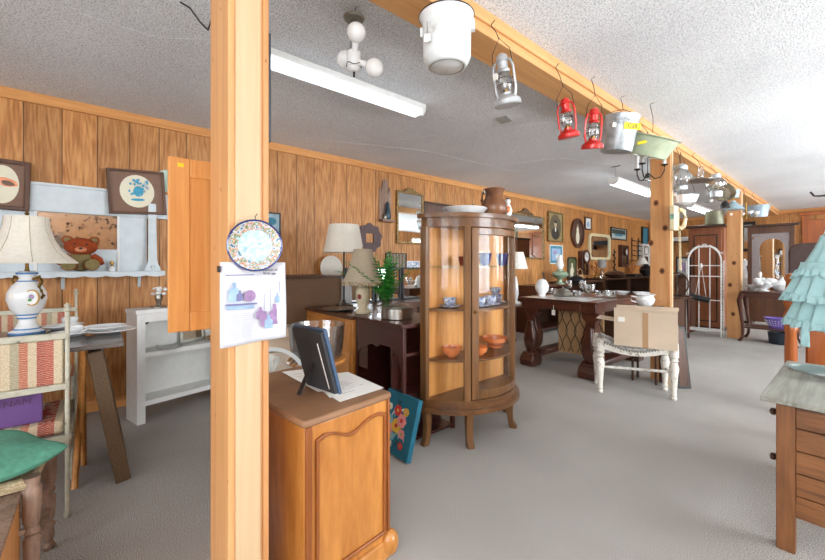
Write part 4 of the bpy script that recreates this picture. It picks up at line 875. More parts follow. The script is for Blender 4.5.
o, W, H, y = wframe('framed_print', 'dark framed teal print high by the knotty post', 'picture', 643, 649, 227, 245, .03, M_black, .05, imat=M_teal)
o, W, H, y = wframe('wall_clock', 'tall pale faced case clock partly hidden by the knotty post', 'clock', 643.5, 651, 244, 266, .05, M_white, .14, imat=M_white); art(o, W, H, y-.05, [('e', 0, .7, .3, .2, 0), ('e', 0, .7, .24, .16, 1), ('r', 0, .25, .22, .18, 2)], [M_brass, M_ceramic, M_dwood])

# ================================================================== BEHIND THE NEAR CABINETS
def G2(px, py, z): v = G(px, py, z); return v.x, v.y
def table_lamp(loc, label, H, R1, R2, hs, base, bmat, smat, cat='lamp', stem=None, bell=0):
    o = T('table_lamp', label, cat, loc)
    MB().lathe(base, n=24).build('lamp_base', bmat, o); zb = base[-1][1]
    MB().cyl((0, 0, zb), (0, 0, H-.01), .008).build('stem', stem or M_brass, o)
    pr = [(R1+(R2-R1)*(t/8)**(1-bell), H-hs+hs*t/8) for t in range(9)]; MB().lathe(pr+[(a*.97, b) for a, b in reversed(pr)], n=32, cap=False).build('lamp_shade', smat, o); MB().lathe([(.01, H-.02), (.006, H+.01), (.003, H+.02)], n=8).build('finial', M_brass, o)
    return o
# low dresser with mirrors under the lamps (against the left wall)
dr = T('dressing_table', 'low dressing table with a black edged triple mirror behind the lamps', 'dressing table', (-3.7, 1.95, 0))
MB().box(0, .5, 0, 1.2, .0, .70).build('body', M_walnut, dr, bevel=.004); MB().box(-.02, .52, -.01, 1.22, .70, .72).build('top_board', M_walnut, dr, bevel=.003)
for i in range(3): MB().box(.5, .52, .03+.39*i, .39+.39*i, .1, .66).build('drawer', M_walnut, dr, bevel=.004)
for i in range(3):
    y0 = .05+.38*i; MB().ringprism([(y0, .72), (y0+.36, .72), (y0+.36, 1.10), (y0, 1.10)], [(y0+.02, .74), (y0+.34, .74), (y0+.34, 1.08), (y0+.02, 1.08)], .20, .23, 'yz').build('mirror_frame', M_black, dr); MB().box(.208, .215, y0+.01, y0+.35, .73, 1.09).build('mirror_glass', M_mirror, dr)
# brown panel box (old television back) seen past the near post
bb = T('record_cabinet', 'tall brown board-backed cabinet seen just right of the near post', 'cabinet', (-3.70, .99, 0))
MB().box(0, .5, 0, .80, .0, 1.01).build('body', plain('brown hardboard', (112, 84, 60), .7, 0, .1, 5), bb, bevel=.004); MB().box(-.01, .52, -.01, .82, 1.01, 1.03).build('top_board', M_dwood, bb); MB().box(.5, .53, .80, .9, 0, 1.02).build('side_board', M_grey, bb)
o = T('cardboard_carton', 'open low cardboard carton below the brown cabinet', 'box', (-2.98, .82, 0)); MB().box(-.18, .04, .1, .5, 0, .62).build('carton', M_card, o); MB().at((.04, .3, .62), (0, .5, 0)).box(0, .1, -.2, .2, 0, .003).build('flap', M_card, o)
# floor fan
fc = D(272, 384, 1.98)
fn = T('floor_fan', 'round grey caged floor fan behind the amber cabinet', 'fan', (fc.x, fc.y, 0), radians(60)); zc = fc.z; 
m = MB().at((0, 0, zc), (pi/2-.3, 0, 0)); m.lathe([(.165, -.03), (.185, -.03), (.185, .05), (.165, .05), (.165, -.03)], n=40, cap=False); m.build('housing', M_grey, fn)
m = MB().at((0, 0, zc), (pi/2-.3, 0, 0))
for k in range(48): a = 2*pi*k/48; m.tube([(.03*cos(a), .03*sin(a), .055), (.1*cos(a+.12), .1*sin(a+.12), .06), (.17*cos(a+.2), .17*sin(a+.2), .045)], .0014, 4)
for r in (.07, .12): m.tube([(r*cos(2*pi*k/32), r*sin(2*pi*k/32), .059) for k in range(32)], .0016, 4, True)
m.build('grille', M_grey, fn); m = MB().at((0, 0, zc), (pi/2-.3, 0, 0)); m.lathe([(.03, -.02), (.035, .05), (.02, .06)], n=20); m.build('hub', M_grey, fn)
for k in range(4): a = pi/2*k; MB().at((0, 0, zc), (pi/2-.3, 0, 0)).prism([(.03*cos(a), .03*sin(a)), (.14*cos(a-.3), .14*sin(a-.3)), (.155*cos(a+.1), .155*sin(a+.1)), (.13*cos(a+.5), .13*sin(a+.5)), (.035*cos(a+.7), .035*sin(a+.7))], 0, .006, 'xy').build('blade', M_silver, fn)
MB().lathe([(.15, 0), (.15, .015), (.03, .03), (.018, .05), (.018, zc-.17)], n=20).build('stand', M_grey, fn)
# items on chest and desk (top z = .757 / .76)
x, y = G2(336, 312, .757); o = T('silver_tray', 'round tarnished silver tray on the orange brown chest', 'tray', (-2.74, 1.52, .758)); MB().lathe([(.05, 0), (.11, .004), (.145, .016), (.142, .02), (.105, .008), (0, .006)], n=40, wob=ruffle(16, .02)).build('tray', M_silver, o)
m = MB(); random.seed(9)
o2 = T('silver_cruet', 'small silver cruet stand sitting on the round silver tray', 'cruet', (o.location.x, 1.53, .766)); MB().lathe([(.03, 0), (.03, .006), (.008, .01), (.012, .03), (.02, .05), (.012, .06)], n=16).build('cruet', M_silver, o2); MB().tube([(0, 0, .06), (.02, 0, .075), (0, 0, .09), (-.02, 0, .075), (0, 0, .06)], .003, 6).build('handle', M_silver, o2)
x, y = G2(362, 312, .761)
tl2 = table_lamp((-2.45, 1.56, .761), 'small lamp with fringed taupe shade and rose painted base', .49, .165, .07, .25, [(.062, 0), (.065, .012), (.04, .03), (.034, .05), (.052, .10), (.058, .16), (.048, .20), (.024, .22), (.014, .24)], plain('ivory rose porcelain', (214, 202, 170), .25), M_shade2, bell=.35)
MB().ball((.02, -.045, .13), .022, (1, .6, 1)).build('rose_motif', plain('rose red', (140, 40, 44), .5), tl2)
m = MB(); m.lathe([(.1655, .215), (.1655, .242)], n=48, cap=False, wob=ruffle(48, .01)); m.build('fringe', mottled('taupe fringe', [(.4, (120, 108, 84)), (.6, (190, 176, 146))], 90, .9), tl2)
Lp = D(344, 300, 3.40)
o = table_lamp((Lp.x, Lp.y, .758), 'tall black stemmed lamp with large cream drum shade', .735, .185, .135, .25, [(.08, 0), (.08, .012), (.02, .03), (.01, .06)], M_black, M_shade, stem=M_black, bell=.15)
# glass bowl: stands on the chest's left neighbour, here a small round table
gbz = .60; gbp = D(317, 358, (HC-gbz)*FP/(358-265))
rt = T('plant_stand', 'small round wooden stand behind the amber cabinet holding the glass bowl', 'stand', (gbp.x, gbp.y, 0)); MB().lathe([(.16, gbz-.02), (.165, gbz-.01), (.16, gbz)], n=32).build('top', M_maple, rt); MB().lathe([(.13, 0), (.13, .02), (.03, .05), (.025, .3), (.03, gbz-.02)], n=20).build('pedestal', M_maple, rt)
o = T('glass_bowl', 'large ribbed crystal bowl standing behind the black picture frame', 'bowl', (gbp.x, gbp.y, gbz+.001)); R0 = 27*(HC-gbz)/92*1.0
MB().lathe([(R0*.78, 0), (R0*.86, .004), (R0*.93, .06), (R0*1.0, .185), (R0*1.02, .192), (R0*.97, .192), (R0*.89, .06), (R0*.8, .012), (0, .012)], n=72, wob=lambda t, z: 1+.015*sin(24*t)*(z < .17)).build('bowl', M_cglass, o)
# fern in cut glass vase
x, y = G2(386, 313, .761)
vf = T('cut_glass_vase', 'cut glass vase filled with a green fern on the desk', 'vase', (x, y, .761)); MB().lathe([(.04, 0), (.042, .004), (.034, .02), (.05, .13), (.056, .17), (.052, .17), (.045, .13), (.03, .02), (0, .01)], n=36, wob=lambda t, z: 1+.03*sin(12*t)).build('vase', M_cglass, vf)
fe = T('fern', 'bright green artificial fern standing in the cut glass vase', 'plant', (x, y, .80)); random.seed(11)
for i in range(20):
    a = 2*pi*i/20+random.uniform(-.2, .2); Lf = random.uniform(.36, .48); sp = random.uniform(.25, .95) if i % 3 else .15; m = MB(); pts = []
    for k in range(17):
        t = k/16; r = Lf*sp*t**1.6; z = Lf*t*(1-.28*sp*t)+.0; pts.append(Vector((r*cos(a)+.012*cos(a), r*sin(a)+.012*sin(a), z)))
    side = Vector((-sin(a), cos(a), 0))
    for k in range(1, 16):
        wd = .085*sin(pi*min(1, (k/16)**.8))*(1 if k % 2 else .55); d_ = (pts[k+1]-pts[k-1]).normalized()
        for s in (-1, 1):
            q = [pts[k]-d_*.010, pts[k]+d_*.008, pts[k]+side*s*wd+d_*.018-Vector((0, 0, .006))]; m.f([m.v(p_) for p_ in q])
    m.tube(pts, .0015, 5); m.build('frond', M_green, fe)
x, y = G2(397, 318, .761); o = T('steel_pan', 'round brushed steel lidded pan on the dark desk', 'pan', (x, min(y, 1.66), .761)); MB().lathe([(.105, 0), (.11, .004), (.11, .07), (.105, .072)], n=36).build('pan', M_steel, o); MB().lathe([(.108, .072), (.112, .075), (.10, .086), (.0, .09)], n=36).build('lid', M_silver, o)
x, y = G2(414, 313, .761); o = T('glass_jar', 'clear ribbed glass jar at the right end of the desk', 'jar', (-1.85, 1.78, .761)); MB().lathe([(.035, 0), (.04, .005), (.04, .09), (.03, .11), (.034, .12), (.03, .12), (.026, .11), (.035, .09), (.035, .01), (0, .01)], n=28, wob=ruffle(14, .03)).build('jar', M_cglass, o)
x, y = G2(374, 310, .761); o = T('gravy_boat', 'white and blue china dish behind the fern vase', 'dish', (-2.30, 1.80, .761)); MB().lathe([(.03, 0), (.05, .02), (.065, .05), (.06, .05), (.04, .02), (0, .01)], n=24).build('dish', M_ceramic, o); MB().lathe([(.052, .022), (.0665, .05)], n=24, cap=False).build('blue_band', M_blue, o)
# print and stripes behind fern
o, W, H, y = wframe('framed_print', 'dark striped textile picture on the wall behind the fern', 'picture', 386, 407, 253, 279, .012, M_dwood, .02, imat=stripes('dark stripe cloth', [(60, 54, 50), (150, 144, 134), (80, 74, 68)], 'x', .05, 60))
o, W, H, y = wframe('framed_tile', 'blue and white willow pattern tile right of the striped picture', 'tile', 407, 420, 261, 280, .008, M_white, .02, imat=M_willow)
o, W, H, y = wframe('framed_print', 'white picture of a black bird on a branch behind the fern', 'picture', 395, 408, 280, 298, .02, M_dwood, .03, imat=M_ceramic); art(o, W, H, y, [('e', -.1, .4, .07, .2, 0, .4), ('e', .15, .3, .2, .04, 0, .7), ('e', .2, .6, .08, .05, 0)], [M_ink])
o = T('wall_ledge', 'narrow wooden ledge on the wall behind the curio cabinet', 'shelf', (XL+.001, 3.1, WX(412, 283, XL+.05).z), 0, None, (0, 0, pi/2)); MB().box(-.15, .9, -.1, 0, -.02, 0).build('board', M_oak, o)

# ================================================================== IN AND ON THE CURIO CABINET
def cl(x, y, z): return Matrix.Translation(cur.location) @ Matrix.Rotation(pi/2, 4, 'Z') @ Vector((x, y, z))
o = T('serving_platter', 'wide white enamel basin on top of the curio cabinet', 'basin', cl(-.18, -.13, 1.4525)); MB().lathe([(.11, 0), (.115, .002), (.145, .035), (.15, .038), (.146, .041), (.11, .006), (0, .004)], n=40).build('basin', M_enamel, o)
o = T('stoneware_jug', 'brown glazed stoneware jug on the curio cabinet', 'jug', cl(.065, -.18, 1.4525)); o.scale = (1.12, 1.12, 1.2); brown = mottled('brown salt glaze', [(.3, (84, 52, 32)), (.6, (134, 88, 58)), (.75, (176, 140, 104))], 10, .3)
MB().lathe([(.055, 0), (.062, .004), (.078, .04), (.076, .07), (.056, .11), (.05, .125), (.06, .15), (.066, .158), (.060, .158), (.045, .125), (.05, .1), (.06, .05), (0, .02)], n=32).build('jug', brown, o); MB().tube([(-.055, 0, .145), (-.085, 0, .15), (-.095, 0, .11), (-.075, 0, .06)], .009, 8).build('handle', brown, o)
o = T('china_figurine', 'small orange and white china figurine beside the stoneware jug', 'figurine', cl(.19, -.20, 1.4525)); MB().lathe([(.03, 0), (.032, .01), (.02, .02), (.028, .05), (.018, .09), (.012, .1)], n=18, wob=ruffle(5, .15)).build('body', M_ceramic, o); MB().ball((0, 0, .118), .02).build('head', M_ceramic, o); MB().ball((.01, -.015, .06), .022, (1, .8, 1.2)).build('coat', M_oran, o); MB().ball((0, .004, .134), .016, (1, 1, .6)).build('hat', M_black, o)
o = T('brass_candlestick', 'dark turned candlestick behind the white basin', 'candlestick', cl(.02, -.035, 1.4525)); MB().lathe([(.02, 0), (.008, .02), (.012, .05), (.006, .08), (.012, .085), (.010, .1)], n=14).build('candlestick', M_dwood, o)
for i, (x, y, mt_, lab) in enumerate(((-.02, -.17, M_blue, 'cobalt blue tumbler on the top glass shelf, left of the door stile'), (.17, -.17, M_blue, 'cobalt blue tumbler on the top glass shelf behind the door'), (-.16, -.10, plain('cranberry glass', (120, 50, 40), .2), 'small cranberry tumbler on the top glass shelf'))):
    o = T('tumbler', lab, 'tumbler', cl(x, y, 1.1255), 0, 'glasses on the top cabinet shelf'); r = .045 if i < 2 else .028
    MB().lathe([(r*.5, 0), (r*.75, .015), (r, .085 if i < 2 else .06), (r*.92, .085 if i < 2 else .06), (r*.66, .015), (0, .01)], n=24).build('bowl', mt_, o)
for i, (x, y) in enumerate(((-.25, -.07), (-.08, -.17), (.06, -.15), (.21, -.09))):
    lab = ['left end of the middle shelf', 'next to the door stile on the middle shelf', 'behind the door stile on the middle shelf', 'right end of the middle shelf behind the door'][i]
    o = cup(cl(x, y, .8565), 'blue and white cup and saucer, '+lab, M_willow, .042, .055, .3+pi/2, 'blue and white cups in the curio cabinet')
    if i == 3: cup(cl(x-.005, y+.005, .923), 'blue and white cup stacked on another cup behind the door', M_willow, .04, .045, .5+pi/2, 'blue and white cups in the curio cabinet', False)
def bowl(loc, r, h, mat, label, cat='bowl', group=None, k=0):
    o = T('bowl', label, cat, loc, 0, group); MB().lathe([(r*.45, 0), (r*.5, .004), (r*.9, h*.5), (r, h), (r*.94, h), (r*.84, h*.5), (r*.45, .008), (0, .008)], n=36, wob=ruffle(k, .02) if k else None).build('bowl', mat, o); return o
bowl(cl(-.24, -.08, .5395), .065, .065, M_oran, 'orange lustre bowl at the left of the low shelf', group='orange bowls in the curio cabinet')
bowl(cl(-.07, -.16, .5395), .06, .055, M_oran, 'orange lustre bowl beside the door stile on the low shelf', group='orange bowls in the curio cabinet')
bowl(cl(.17, -.11, .5395), .055, .025, M_oran, 'shallow orange dish beneath the wide bowl on the low shelf', group='orange bowls in the curio cabinet')
bowl(cl(.17, -.11, .566), .09, .055, M_oran, 'wide orange bowl stacked on the shallow orange dish', group='orange bowls in the curio cabinet')

# ================================================================== MIDDLE OF THE ROOM
o = T('side_stool', 'dark red slender legged side table against the wall beyond the curio', 'table', (-3.45, 5.0, 0)); MB().box(-.22, .2, -.3, .25, .50, .53).build('top', M_mahog, o, bevel=.004)
for x in (-.19, .17):
    for y in (-.27, .22): MB().tube([(x, y, .5), (x+.01, y, .3), (x, y, .05), (x+.02, y, 0)], [.022, .016, .012, .016], 8).build('leg', M_mahog, o)
table_lamp((-3.47, 5.02, .531), 'white shaded lamp on the dark red side table beyond the curio', .80, .19, .12, .26, [(.08, 0), (.08, .02), (.03, .04), (.05, .15), (.04, .3), (.02, .42)], M_ceramic, plain('white lamp fabric', (236, 234, 226), .85))
# glassware on the library table
LTZ = .766
o = T('table_runner', 'white lace cloth spread on the library table', 'cloth', (-2.15, 3.90, LTZ)); m = MB(); m.sheet(lambda u, v: (-.28+.66*u, -.20+.5*v, .0015+.001*sin(40*u)*sin(30*v)), 30, 20); m.build('cloth', M_ceramic, o, thick=.001)
gl = []
specs = [(549, 294, .06, .05), (562, 296, .04, .055), (568, 293, .035, .06), (577, 297, .038, .05), (590, 298, .045, .055), (600, 297, .04, .05), (611, 298, .05, .055), (585, 293, .035, .06)]
labs = ['low glass bowl near the left end of the library table', 'glass sugar bowl just left of the table runner', 'tall stemmed glass goblet behind the sugar bowl', 'clear glass cup in the middle of the library table', 'squat clear glass bowl in front of the goblets', 'small glass cup between the two squat bowls', 'thick clear glass bowl near the cardboard box', 'stemmed goblet behind the squat bowls']
for i, ((px, py, r, h), lab) in enumerate(zip(specs, labs)):
    r *= 1.2; h *= 1.35
    x, y = G2(px, py, LTZ); x = max(-2.42, min(-1.72, x)); y = max(3.80, min(4.8, y)); o = T('glass_bowl' if 'goblet' not in lab else 'glass_goblet', lab, 'glassware', (x, y, LTZ+.003), 0, 'glassware on the library table')
    if 'goblet' in lab: prof = [(.03, 0), (.03, .004), (.005, .01), (.005, .05), (r, .075), (r, .075+h), (r*.9, .075+h), (r*.9, .08), (0, .06)]
    else: prof = [(r*.5, 0), (r*.9, .01), (r, h), (r*.92, h), (r*.8, .015), (0, .01)]
    MB().lathe(prof, n=28, wob=ruffle(10, .03)).build('glass', M_cglass, o)
x, y = G2(552, 290, LTZ); o = T('covered_dish', 'silver domed covered dish on the library table', 'dish', (-2.22, 4.15, LTZ+.004)); MB().lathe([(.10, 0), (.11, .01), (.10, .03), (.09, .035)], n=30).build('dish', M_silver, o); MB().lathe([(.09, .035), (.08, .06), (.04, .085), (.01, .09), (.012, .105), (.002, .11)], n=30).build('lid', M_silver, o)
# console and shelves along the left wall behind the library table
def sideb(y0, y1, h, lab, mat, xw=.45, name='sideboard', openf=True):
    o = T(name, lab, 'sideboard', (XL+.03, y0, 0)); W = y1-y0
    MB().box(0, xw, 0, W, h-.03, h).build('top_board', mat, o, bevel=.004); MB().box(0, xw-.02, 0, .025, 0, h-.03).build('side_panel', mat, o); MB().box(0, xw-.02, W-.025, W, 0, h-.03).build('side_panel', mat, o)
    MB().box(0, .02, .025, W-.025, .05, h-.03).build('back_panel', M_dwood, o); MB().box(0, xw-.03, .025, W-.025, .05, .08).box(0, xw-.03, .025, W-.025, h*.5, h*.5+.02).build('shelf', mat, o); return o
def wy(px, x=-3.35): return WX(px, 265, x).y
sideb(wy(536), wy(570), .79, 'dark sideboard under the sepia portrait carrying the oil lamp', M_mahog)
gs = sideb(wy(571), wy(603), .82, 'low sideboard draped with shiny green cloth', M_dwood); Wg = wy(603)-wy(571)
o = T('green_cloth', 'crumpled shiny green cloth bundled on the open shelf of the low sideboard', 'cloth', (XL+.25, wy(571)+Wg/2, .432)); m = MB(); m.sheet(lambda u, v: (-.15+.36*u, -Wg*.44+Wg*.88*v, .02+.10*abs(sin(9*v+3*u))*(.4+.6*sin(23*v)**2)+.05*u), 10, 60); m.build('cloth', plain('emerald satin', (20, 110, 54), .3, 0, .4, 30), o, thick=.004)
sideb(wy(604), wy(627), .85, 'dark open shelf unit with a tureen on top', M_dwood); sideb(wy(628), wy(649), .85, 'dark open shelf unit by the knotty post with a white lamp', M_dwood)
def wi(px, z, x=-3.45): return Vector((x, wy(px, x), z))
o = T('picture_frame', 'black standing photo frame beside the green oil lamp', 'picture frame', wi(546, .792), pi/2+.5); MB().at((0, 0, 0), (-.2, 0, 0)).ringprism([(-.09, 0), (.09, 0), (.09, .22), (-.09, .22)], [(-.07, .02), (.07, .02), (.07, .20), (-.07, .20)], 0, .015).build('frame', M_black, o); MB().at((0, 0, 0), (-.2, 0, 0)).box(-.075, .075, .006, .01, .015, .205).build('picture', M_ceramic, o)
o = T('oil_lamp', 'pale green oil lamp with tall glass chimney on the dark sideboard', 'oil lamp', wi(560, .792, -3.5)); MB().lathe([(.09, 0), (.09, .015), (.04, .03), (.035, .08), (.10, .11), (.15, .16), (.12, .21), (.05, .23), (.05, .26)], n=28).build('font', plain('sea green glass', (150, 172, 146), .2), o); MB().lathe([(.04, .26), (.07, .33), (.05, .42), (.035, .52), (.032, .52), (.045, .42), (.065, .33)], n=24, cap=False).build('chimney', M_ceramic, o); MB().lathe([(.045, .245), (.05, .262), (.03, .27)], n=16).build('burner', M_brass, o)
o = T('black_kettle', 'black iron kettle in front of the green oil lamp', 'kettle', wi(563, .792, -3.42) + Vector((.12, .25, 0))); MB().lathe([(.09, 0), (.13, .03), (.14, .07), (.10, .12), (.05, .14), (.01, .15), (.015, .17), (.002, .175)], n=28).build('kettle', M_black, o); MB().tube([(.12, 0, .06), (.18, 0, .09), (.2, 0, .13)], [.02, .014, .01], 8).build('spout', M_black, o); MB().tube([(0, -.1, .11), (0, -.09, .2), (0, 0, .235), (0, .09, .2), (0, .1, .11)], .007, 7).build('handle', M_black, o)
o = T('light_bulb_globe', 'white glass globe shade standing at the left corner of the library table', 'lamp globe', (-2.40, 4.0, .767)); MB().lathe([(.04, 0), (.04, .02), (.075, .07), (.08, .12), (.05, .18), (.02, .2)], n=24).build('globe', M_ceramic, o)
o = T('wicker_basket', 'small tan wooden magazine basket on the green draped sideboard', 'basket', wi(580, .822), pi/2); MB().lathe([(.09, 0), (.11, .12), (.105, .12), (.085, .01), (0, .01)], n=20, sy=.6).build('basket', M_card2, o); MB().tube([(-.1, 0, .11), (-.08, 0, .2), (0, 0, .24), (.08, 0, .2), (.1, 0, .11)], .008, 6).build('handle', M_card2, o)
table_lamp(wi(602, .822, -3.4), 'small grey drum shaded lamp on a glass base', .42, .085, .08, .17, [(.06, 0), (.06, .01), (.02, .03), (.045, .08), (.02, .13), (.03, .17), (.01, .22)], M_cglass, plain('grey lamp fabric', (150, 146, 142), .85))
o = T('covered_tureen', 'wide dark lidded tureen on the open shelf unit', 'tureen', wi(615, .852)); MB().lathe([(.12, 0), (.2, .04), (.22, .07), (.2, .08)], n=28).build('tureen', M_dwood, o); MB().lathe([(.21, .08), (.17, .12), (.08, .15), (.03, .155), (.035, .18), (.003, .19)], n=28).build('lid', M_mahog, o)
table_lamp(wi(642, .852, -3.5), 'small lamp with flared white shade near the knotty post', .46, .16, .06, .18, [(.07, 0), (.07, .012), (.015, .03), (.02, .2)], M_ceramic, plain('white lamp fabric two', (236, 234, 226), .85))
o = T('leather_case', 'flat black leather case on the shelf unit near the post', 'case', wi(634, .852), 0); MB().box(-.1, .1, -.22, .22, 0, .07).build('case', M_blackp, o, bevel=.008); MB().tube([(.1, -.05, .035), (.13, -.05, .035), (.13, .05, .035), (.1, .05, .035)], .006, 6).build('handle', M_blackp, o)
o = T('dark_vase', 'round dark vase behind the small white shaded lamp', 'vase', wi(646, .852, -3.36)); MB().lathe([(.06, 0), (.13, .08), (.15, .16), (.1, .24), (.05, .27), (.06, .3)], n=24).build('vase', M_black, o)
for i, (px, lab) in enumerate(((596, 'dried stems in a bronze pot by the grey lamp'), (631, 'spiky dried flowers behind the leather case'))):
    o = T('dried_flowers', lab, 'dried flowers', wi(px, .822 if i == 0 else .802, -3.66)); MB().lathe([(.03, 0), (.05, .04), (.03, .09)], n=14).build('pot', M_brass, o); m = MB(); random.seed(i)
    for k in range(12): a = random.uniform(0, 6.28); L_ = random.uniform(.15, .3); m.tube([(0, 0, .08), (.1*cos(a)*.6, .1*sin(a)*.6, .08+L_*.7), (.13*cos(a)*.8, .13*sin(a), .08+L_)], [.003, .003, .01], 5)
    m.build('stems', M_rwood, o)
# shelf with jars between the library table and the knotty post
ms = T('display_counter', 'low glass topped display counter behind the cardboard box', 'counter', (-2.35, 5.3, 0)); MB().box(0, .9, 0, .5, .70, .72).build('top_board', M_cglass, ms); MB().box(0, .9, 0, .5, .0, .60).build('body', M_dwood, ms); m = MB()
MB().box(0, .9, .48, .5, .60, .70).box(0, .02, 0, .48, .60, .70).box(.88, .9, 0, .48, .60, .70).build('case_frame', M_dwood, ms)
x, y = G2(650, 306, .72); o = T('white_pitcher', 'low white china pitcher with handle beyond the cardboard box', 'pitcher', (-1.34, 4.085, .736), .7); o.scale = (.75, .75, .75); MB().lathe([(.07, 0), (.10, .04), (.11, .08), (.09, .12), (.12, .145), (.115, .148), (.085, .12), (.1, .08), (.0, .02)], n=28).build('pitcher', M_ceramic, o); MB().tube([(-.1, 0, .11), (-.17, 0, .12), (-.17, 0, .06), (-.1, 0, .04)], .01, 8).build('handle', M_ceramic, o)
for i, px in enumerate((632, 640)):
    o = T('china_bowl', ['pale china bowl left on the display counter', 'pale china bowl beside the white pitcher'][i], 'bowl', (-2.1+.25*i, 5.5, .721)); MB().lathe([(.05, 0), (.11, .05), (.105, .05), (.05, .01), (0, .01)], n=24).build('bowl', M_ceramic, o)

# ================================================================== AROUND THE ARCHED RACK
wd = T('wardrobe', 'tall red brown panelled wardrobe behind the arched rack', 'wardrobe', (-1.98, 8.15, 0)); MB().box(0, .50, 0, .55, .06, 1.78).build('body', M_mahog2 if False else wood('red brown wardrobe wood', (122, 68, 40), (164, 102, 64), 'z', 6, .35, .08), wd); MB().box(-.03, .53, -.04, .57, 1.78, 1.83).build('cornice', M_dwood, wd, bevel=.01); MB().box(0, .50, 0, .55, 0, .06).build('plinth', M_dwood, wd)
dd = MB().box(.03, .47, -.02, 0, .1, 1.72).build('door', wd.children[0].data.materials[0], wd, bevel=.004); MB().ringprism([(.08, .15), (.42, .15), (.42, 1.66), (.08, 1.66)], [(.10, .17), (.40, .17), (.40, 1.64), (.10, 1.64)], -.03, -.02).build('moulding', M_dwood, dd); MB().ball((.44, -.035, .9), .012).build('knob', M_brass, dd)
o = T('milk_can', 'galvanised cylinder bucket on top of the wardrobe', 'bucket', (-1.66, 8.4, 1.831)); MB().lathe([(.13, 0), (.135, .01), (.135, .24), (.14, .25), (.13, .25)], n=28).build('bucket', plain('dull green zinc', (128, 128, 106), .4, .5), o)
rk = T('arched_wire_rack', 'white wrought iron rack with arched top and scrolls', 'rack', (-1.80, 7.40, 0), math.atan2(.06, .41)); W = .415; m = MB(); HR = 1.20
def rack_frame():
    m = MB(); N_ = 20
    pts = [(0, 0, 0), (0, 0, HR)]+[(W/2-W/2*cos(pi*i/N_), 0, HR+.235*sin(pi*i/N_)) for i in range(1, N_)]+[(W, 0, HR), (W, 0, 0)]
    m.tube(pts, .011, 8); return m
rack_frame().build('arch_frame', M_white, rk)
for x in (-.03, W+.03): MB().cyl((x, .06, 0), (x, .06, HR), .008).build('side_post', M_white, rk)
for x in (-.015, W+.015):
    m = MB()
    for k in range(11): z = .1+.1*k; m.tube([(x+.015*sin(2*pi*t/10), .03+.02*cos(2*pi*t/10), z+.03*sin(2*pi*t/10)*0+.045*(t/10-.5)*2) for t in range(11)], .005, 5)
    m.build('scroll_strip', M_white, rk)
for x in (W/3, 2*W/3): MB().cyl((x, 0, .1), (x, 0, HR+.20), .007).build('upright_bar', M_white, rk)
for z in (.12, .57, .95, 1.12): MB().cyl((0, 0, z), (W, 0, z), .007).build('cross_bar', M_white, rk)
MB().box(0, W, -.02, .10, .08, .10).build('bottom_shelf', M_white, rk)
for s in (-1, 1):
    pts = [(W/2+s*(.02+.012*t*cos(t)), 0, HR+.25+.012*t*sin(t)*.6) for t in [i*.45 for i in range(14)]]; MB().tube(pts, .006, 6).build('scroll', M_white, rk)
    MB().tube([(W/2+s*.06, 0, HR+.25), (W/2+s*.14, 0, HR+.2), (W/2+s*.2, 0, HR+.12), (W/2+s*.235, 0, HR+.1), (W/2+s*.23, 0, HR+.135), (W/2+s*.21, 0, HR+.12)], .006, 6).build('scroll', M_white, rk)
o = T('hanging_roller', 'black cylinder hung by cords on the arched rack', 'roller', (-1.80+.155, 7.36, .60), .1); MB().cyl((-.12, 0, .03), (.13, 0, -.03), .045, n=18).build('roller', M_blackp, o); MB().cyl((-.05, 0, .03), (.02, 0, .50), .003).build('cord', M_tag, o); MB().cyl((.09, 0, 0), (.03, 0, .50), .003).build('cord', M_tag, o); MB().lathe([(.012, .49), (.02, .51), (.012, .55), (.004, .56)], (.025, 0, 0), 12).build('bell_knob', M_white, o)
o = T('hall_table', 'dark table with old radio and framed record by the knotty post', 'table', (-2.25, 6.55, 0)); MB().box(0, .6, 0, .5, .62, .65).build('top_board', M_dwood, o)
for x in (.03, .55):
    for y in (.03, .45): MB().tube([(x, y, .62), (x, y, .3), (x, y, 0)], [.03, .02, .014], 8).build('leg', M_mahog, o)
sw = T('spinning_wheel', 'small dark wooden spinning wheel on the hall table', 'spinning wheel', (-1.80, 6.80, .651)); m = MB(); m.at((0, 0, .19), (0, 0, 0)); m.tube([(.15*cos(2*pi*k/28), 0, .17*sin(2*pi*k/28)) for k in range(28)], .012, 7, True)
m.build('wheel', M_dwood, sw); m = MB().at((0, 0, .19))
for k in range(8): a = pi/4*k; m.cyl((0, 0, 0), (.15*cos(a), 0, .17*sin(a)), .006, n=6)
m.build('spokes', M_dwood, sw); MB().box(-.12, .16, -.04, .04, 0, .02).build('base', M_dwood, sw); MB().cyl((0, .03, .02), (0, .02, .19), .012).build('post', M_dwood, sw)
o = T('framed_record', 'grey framed square picture with round dial left of the arched rack', 'picture', (-1.93, 7.66, .93), .1); MB().ringprism([(-.11, 0), (.11, 0), (.11, .34), (-.11, .34)], [(-.085, .03), (.085, .03), (.085, .31), (-.085, .31)], 0, .03).build('frame', M_black, o); MB().box(-.09, .09, .01, .02, .02, .32).build('picture', M_grey, o); MB().ell(.01, .17, .06, .075, .005, .01).build('dial', M_lilac, o)
o2 = T('tall_plinth', 'dark plinth cabinet supporting the grey framed square picture', 'cabinet', (-2.05, 7.62, 0)); MB().box(0, .24, 0, .26, 0, .92).build('body', M_walnut, o2, bevel=.005); MB().box(-.01, .25, -.01, .27, .92, .928).build('top_board', M_dwood, o2)

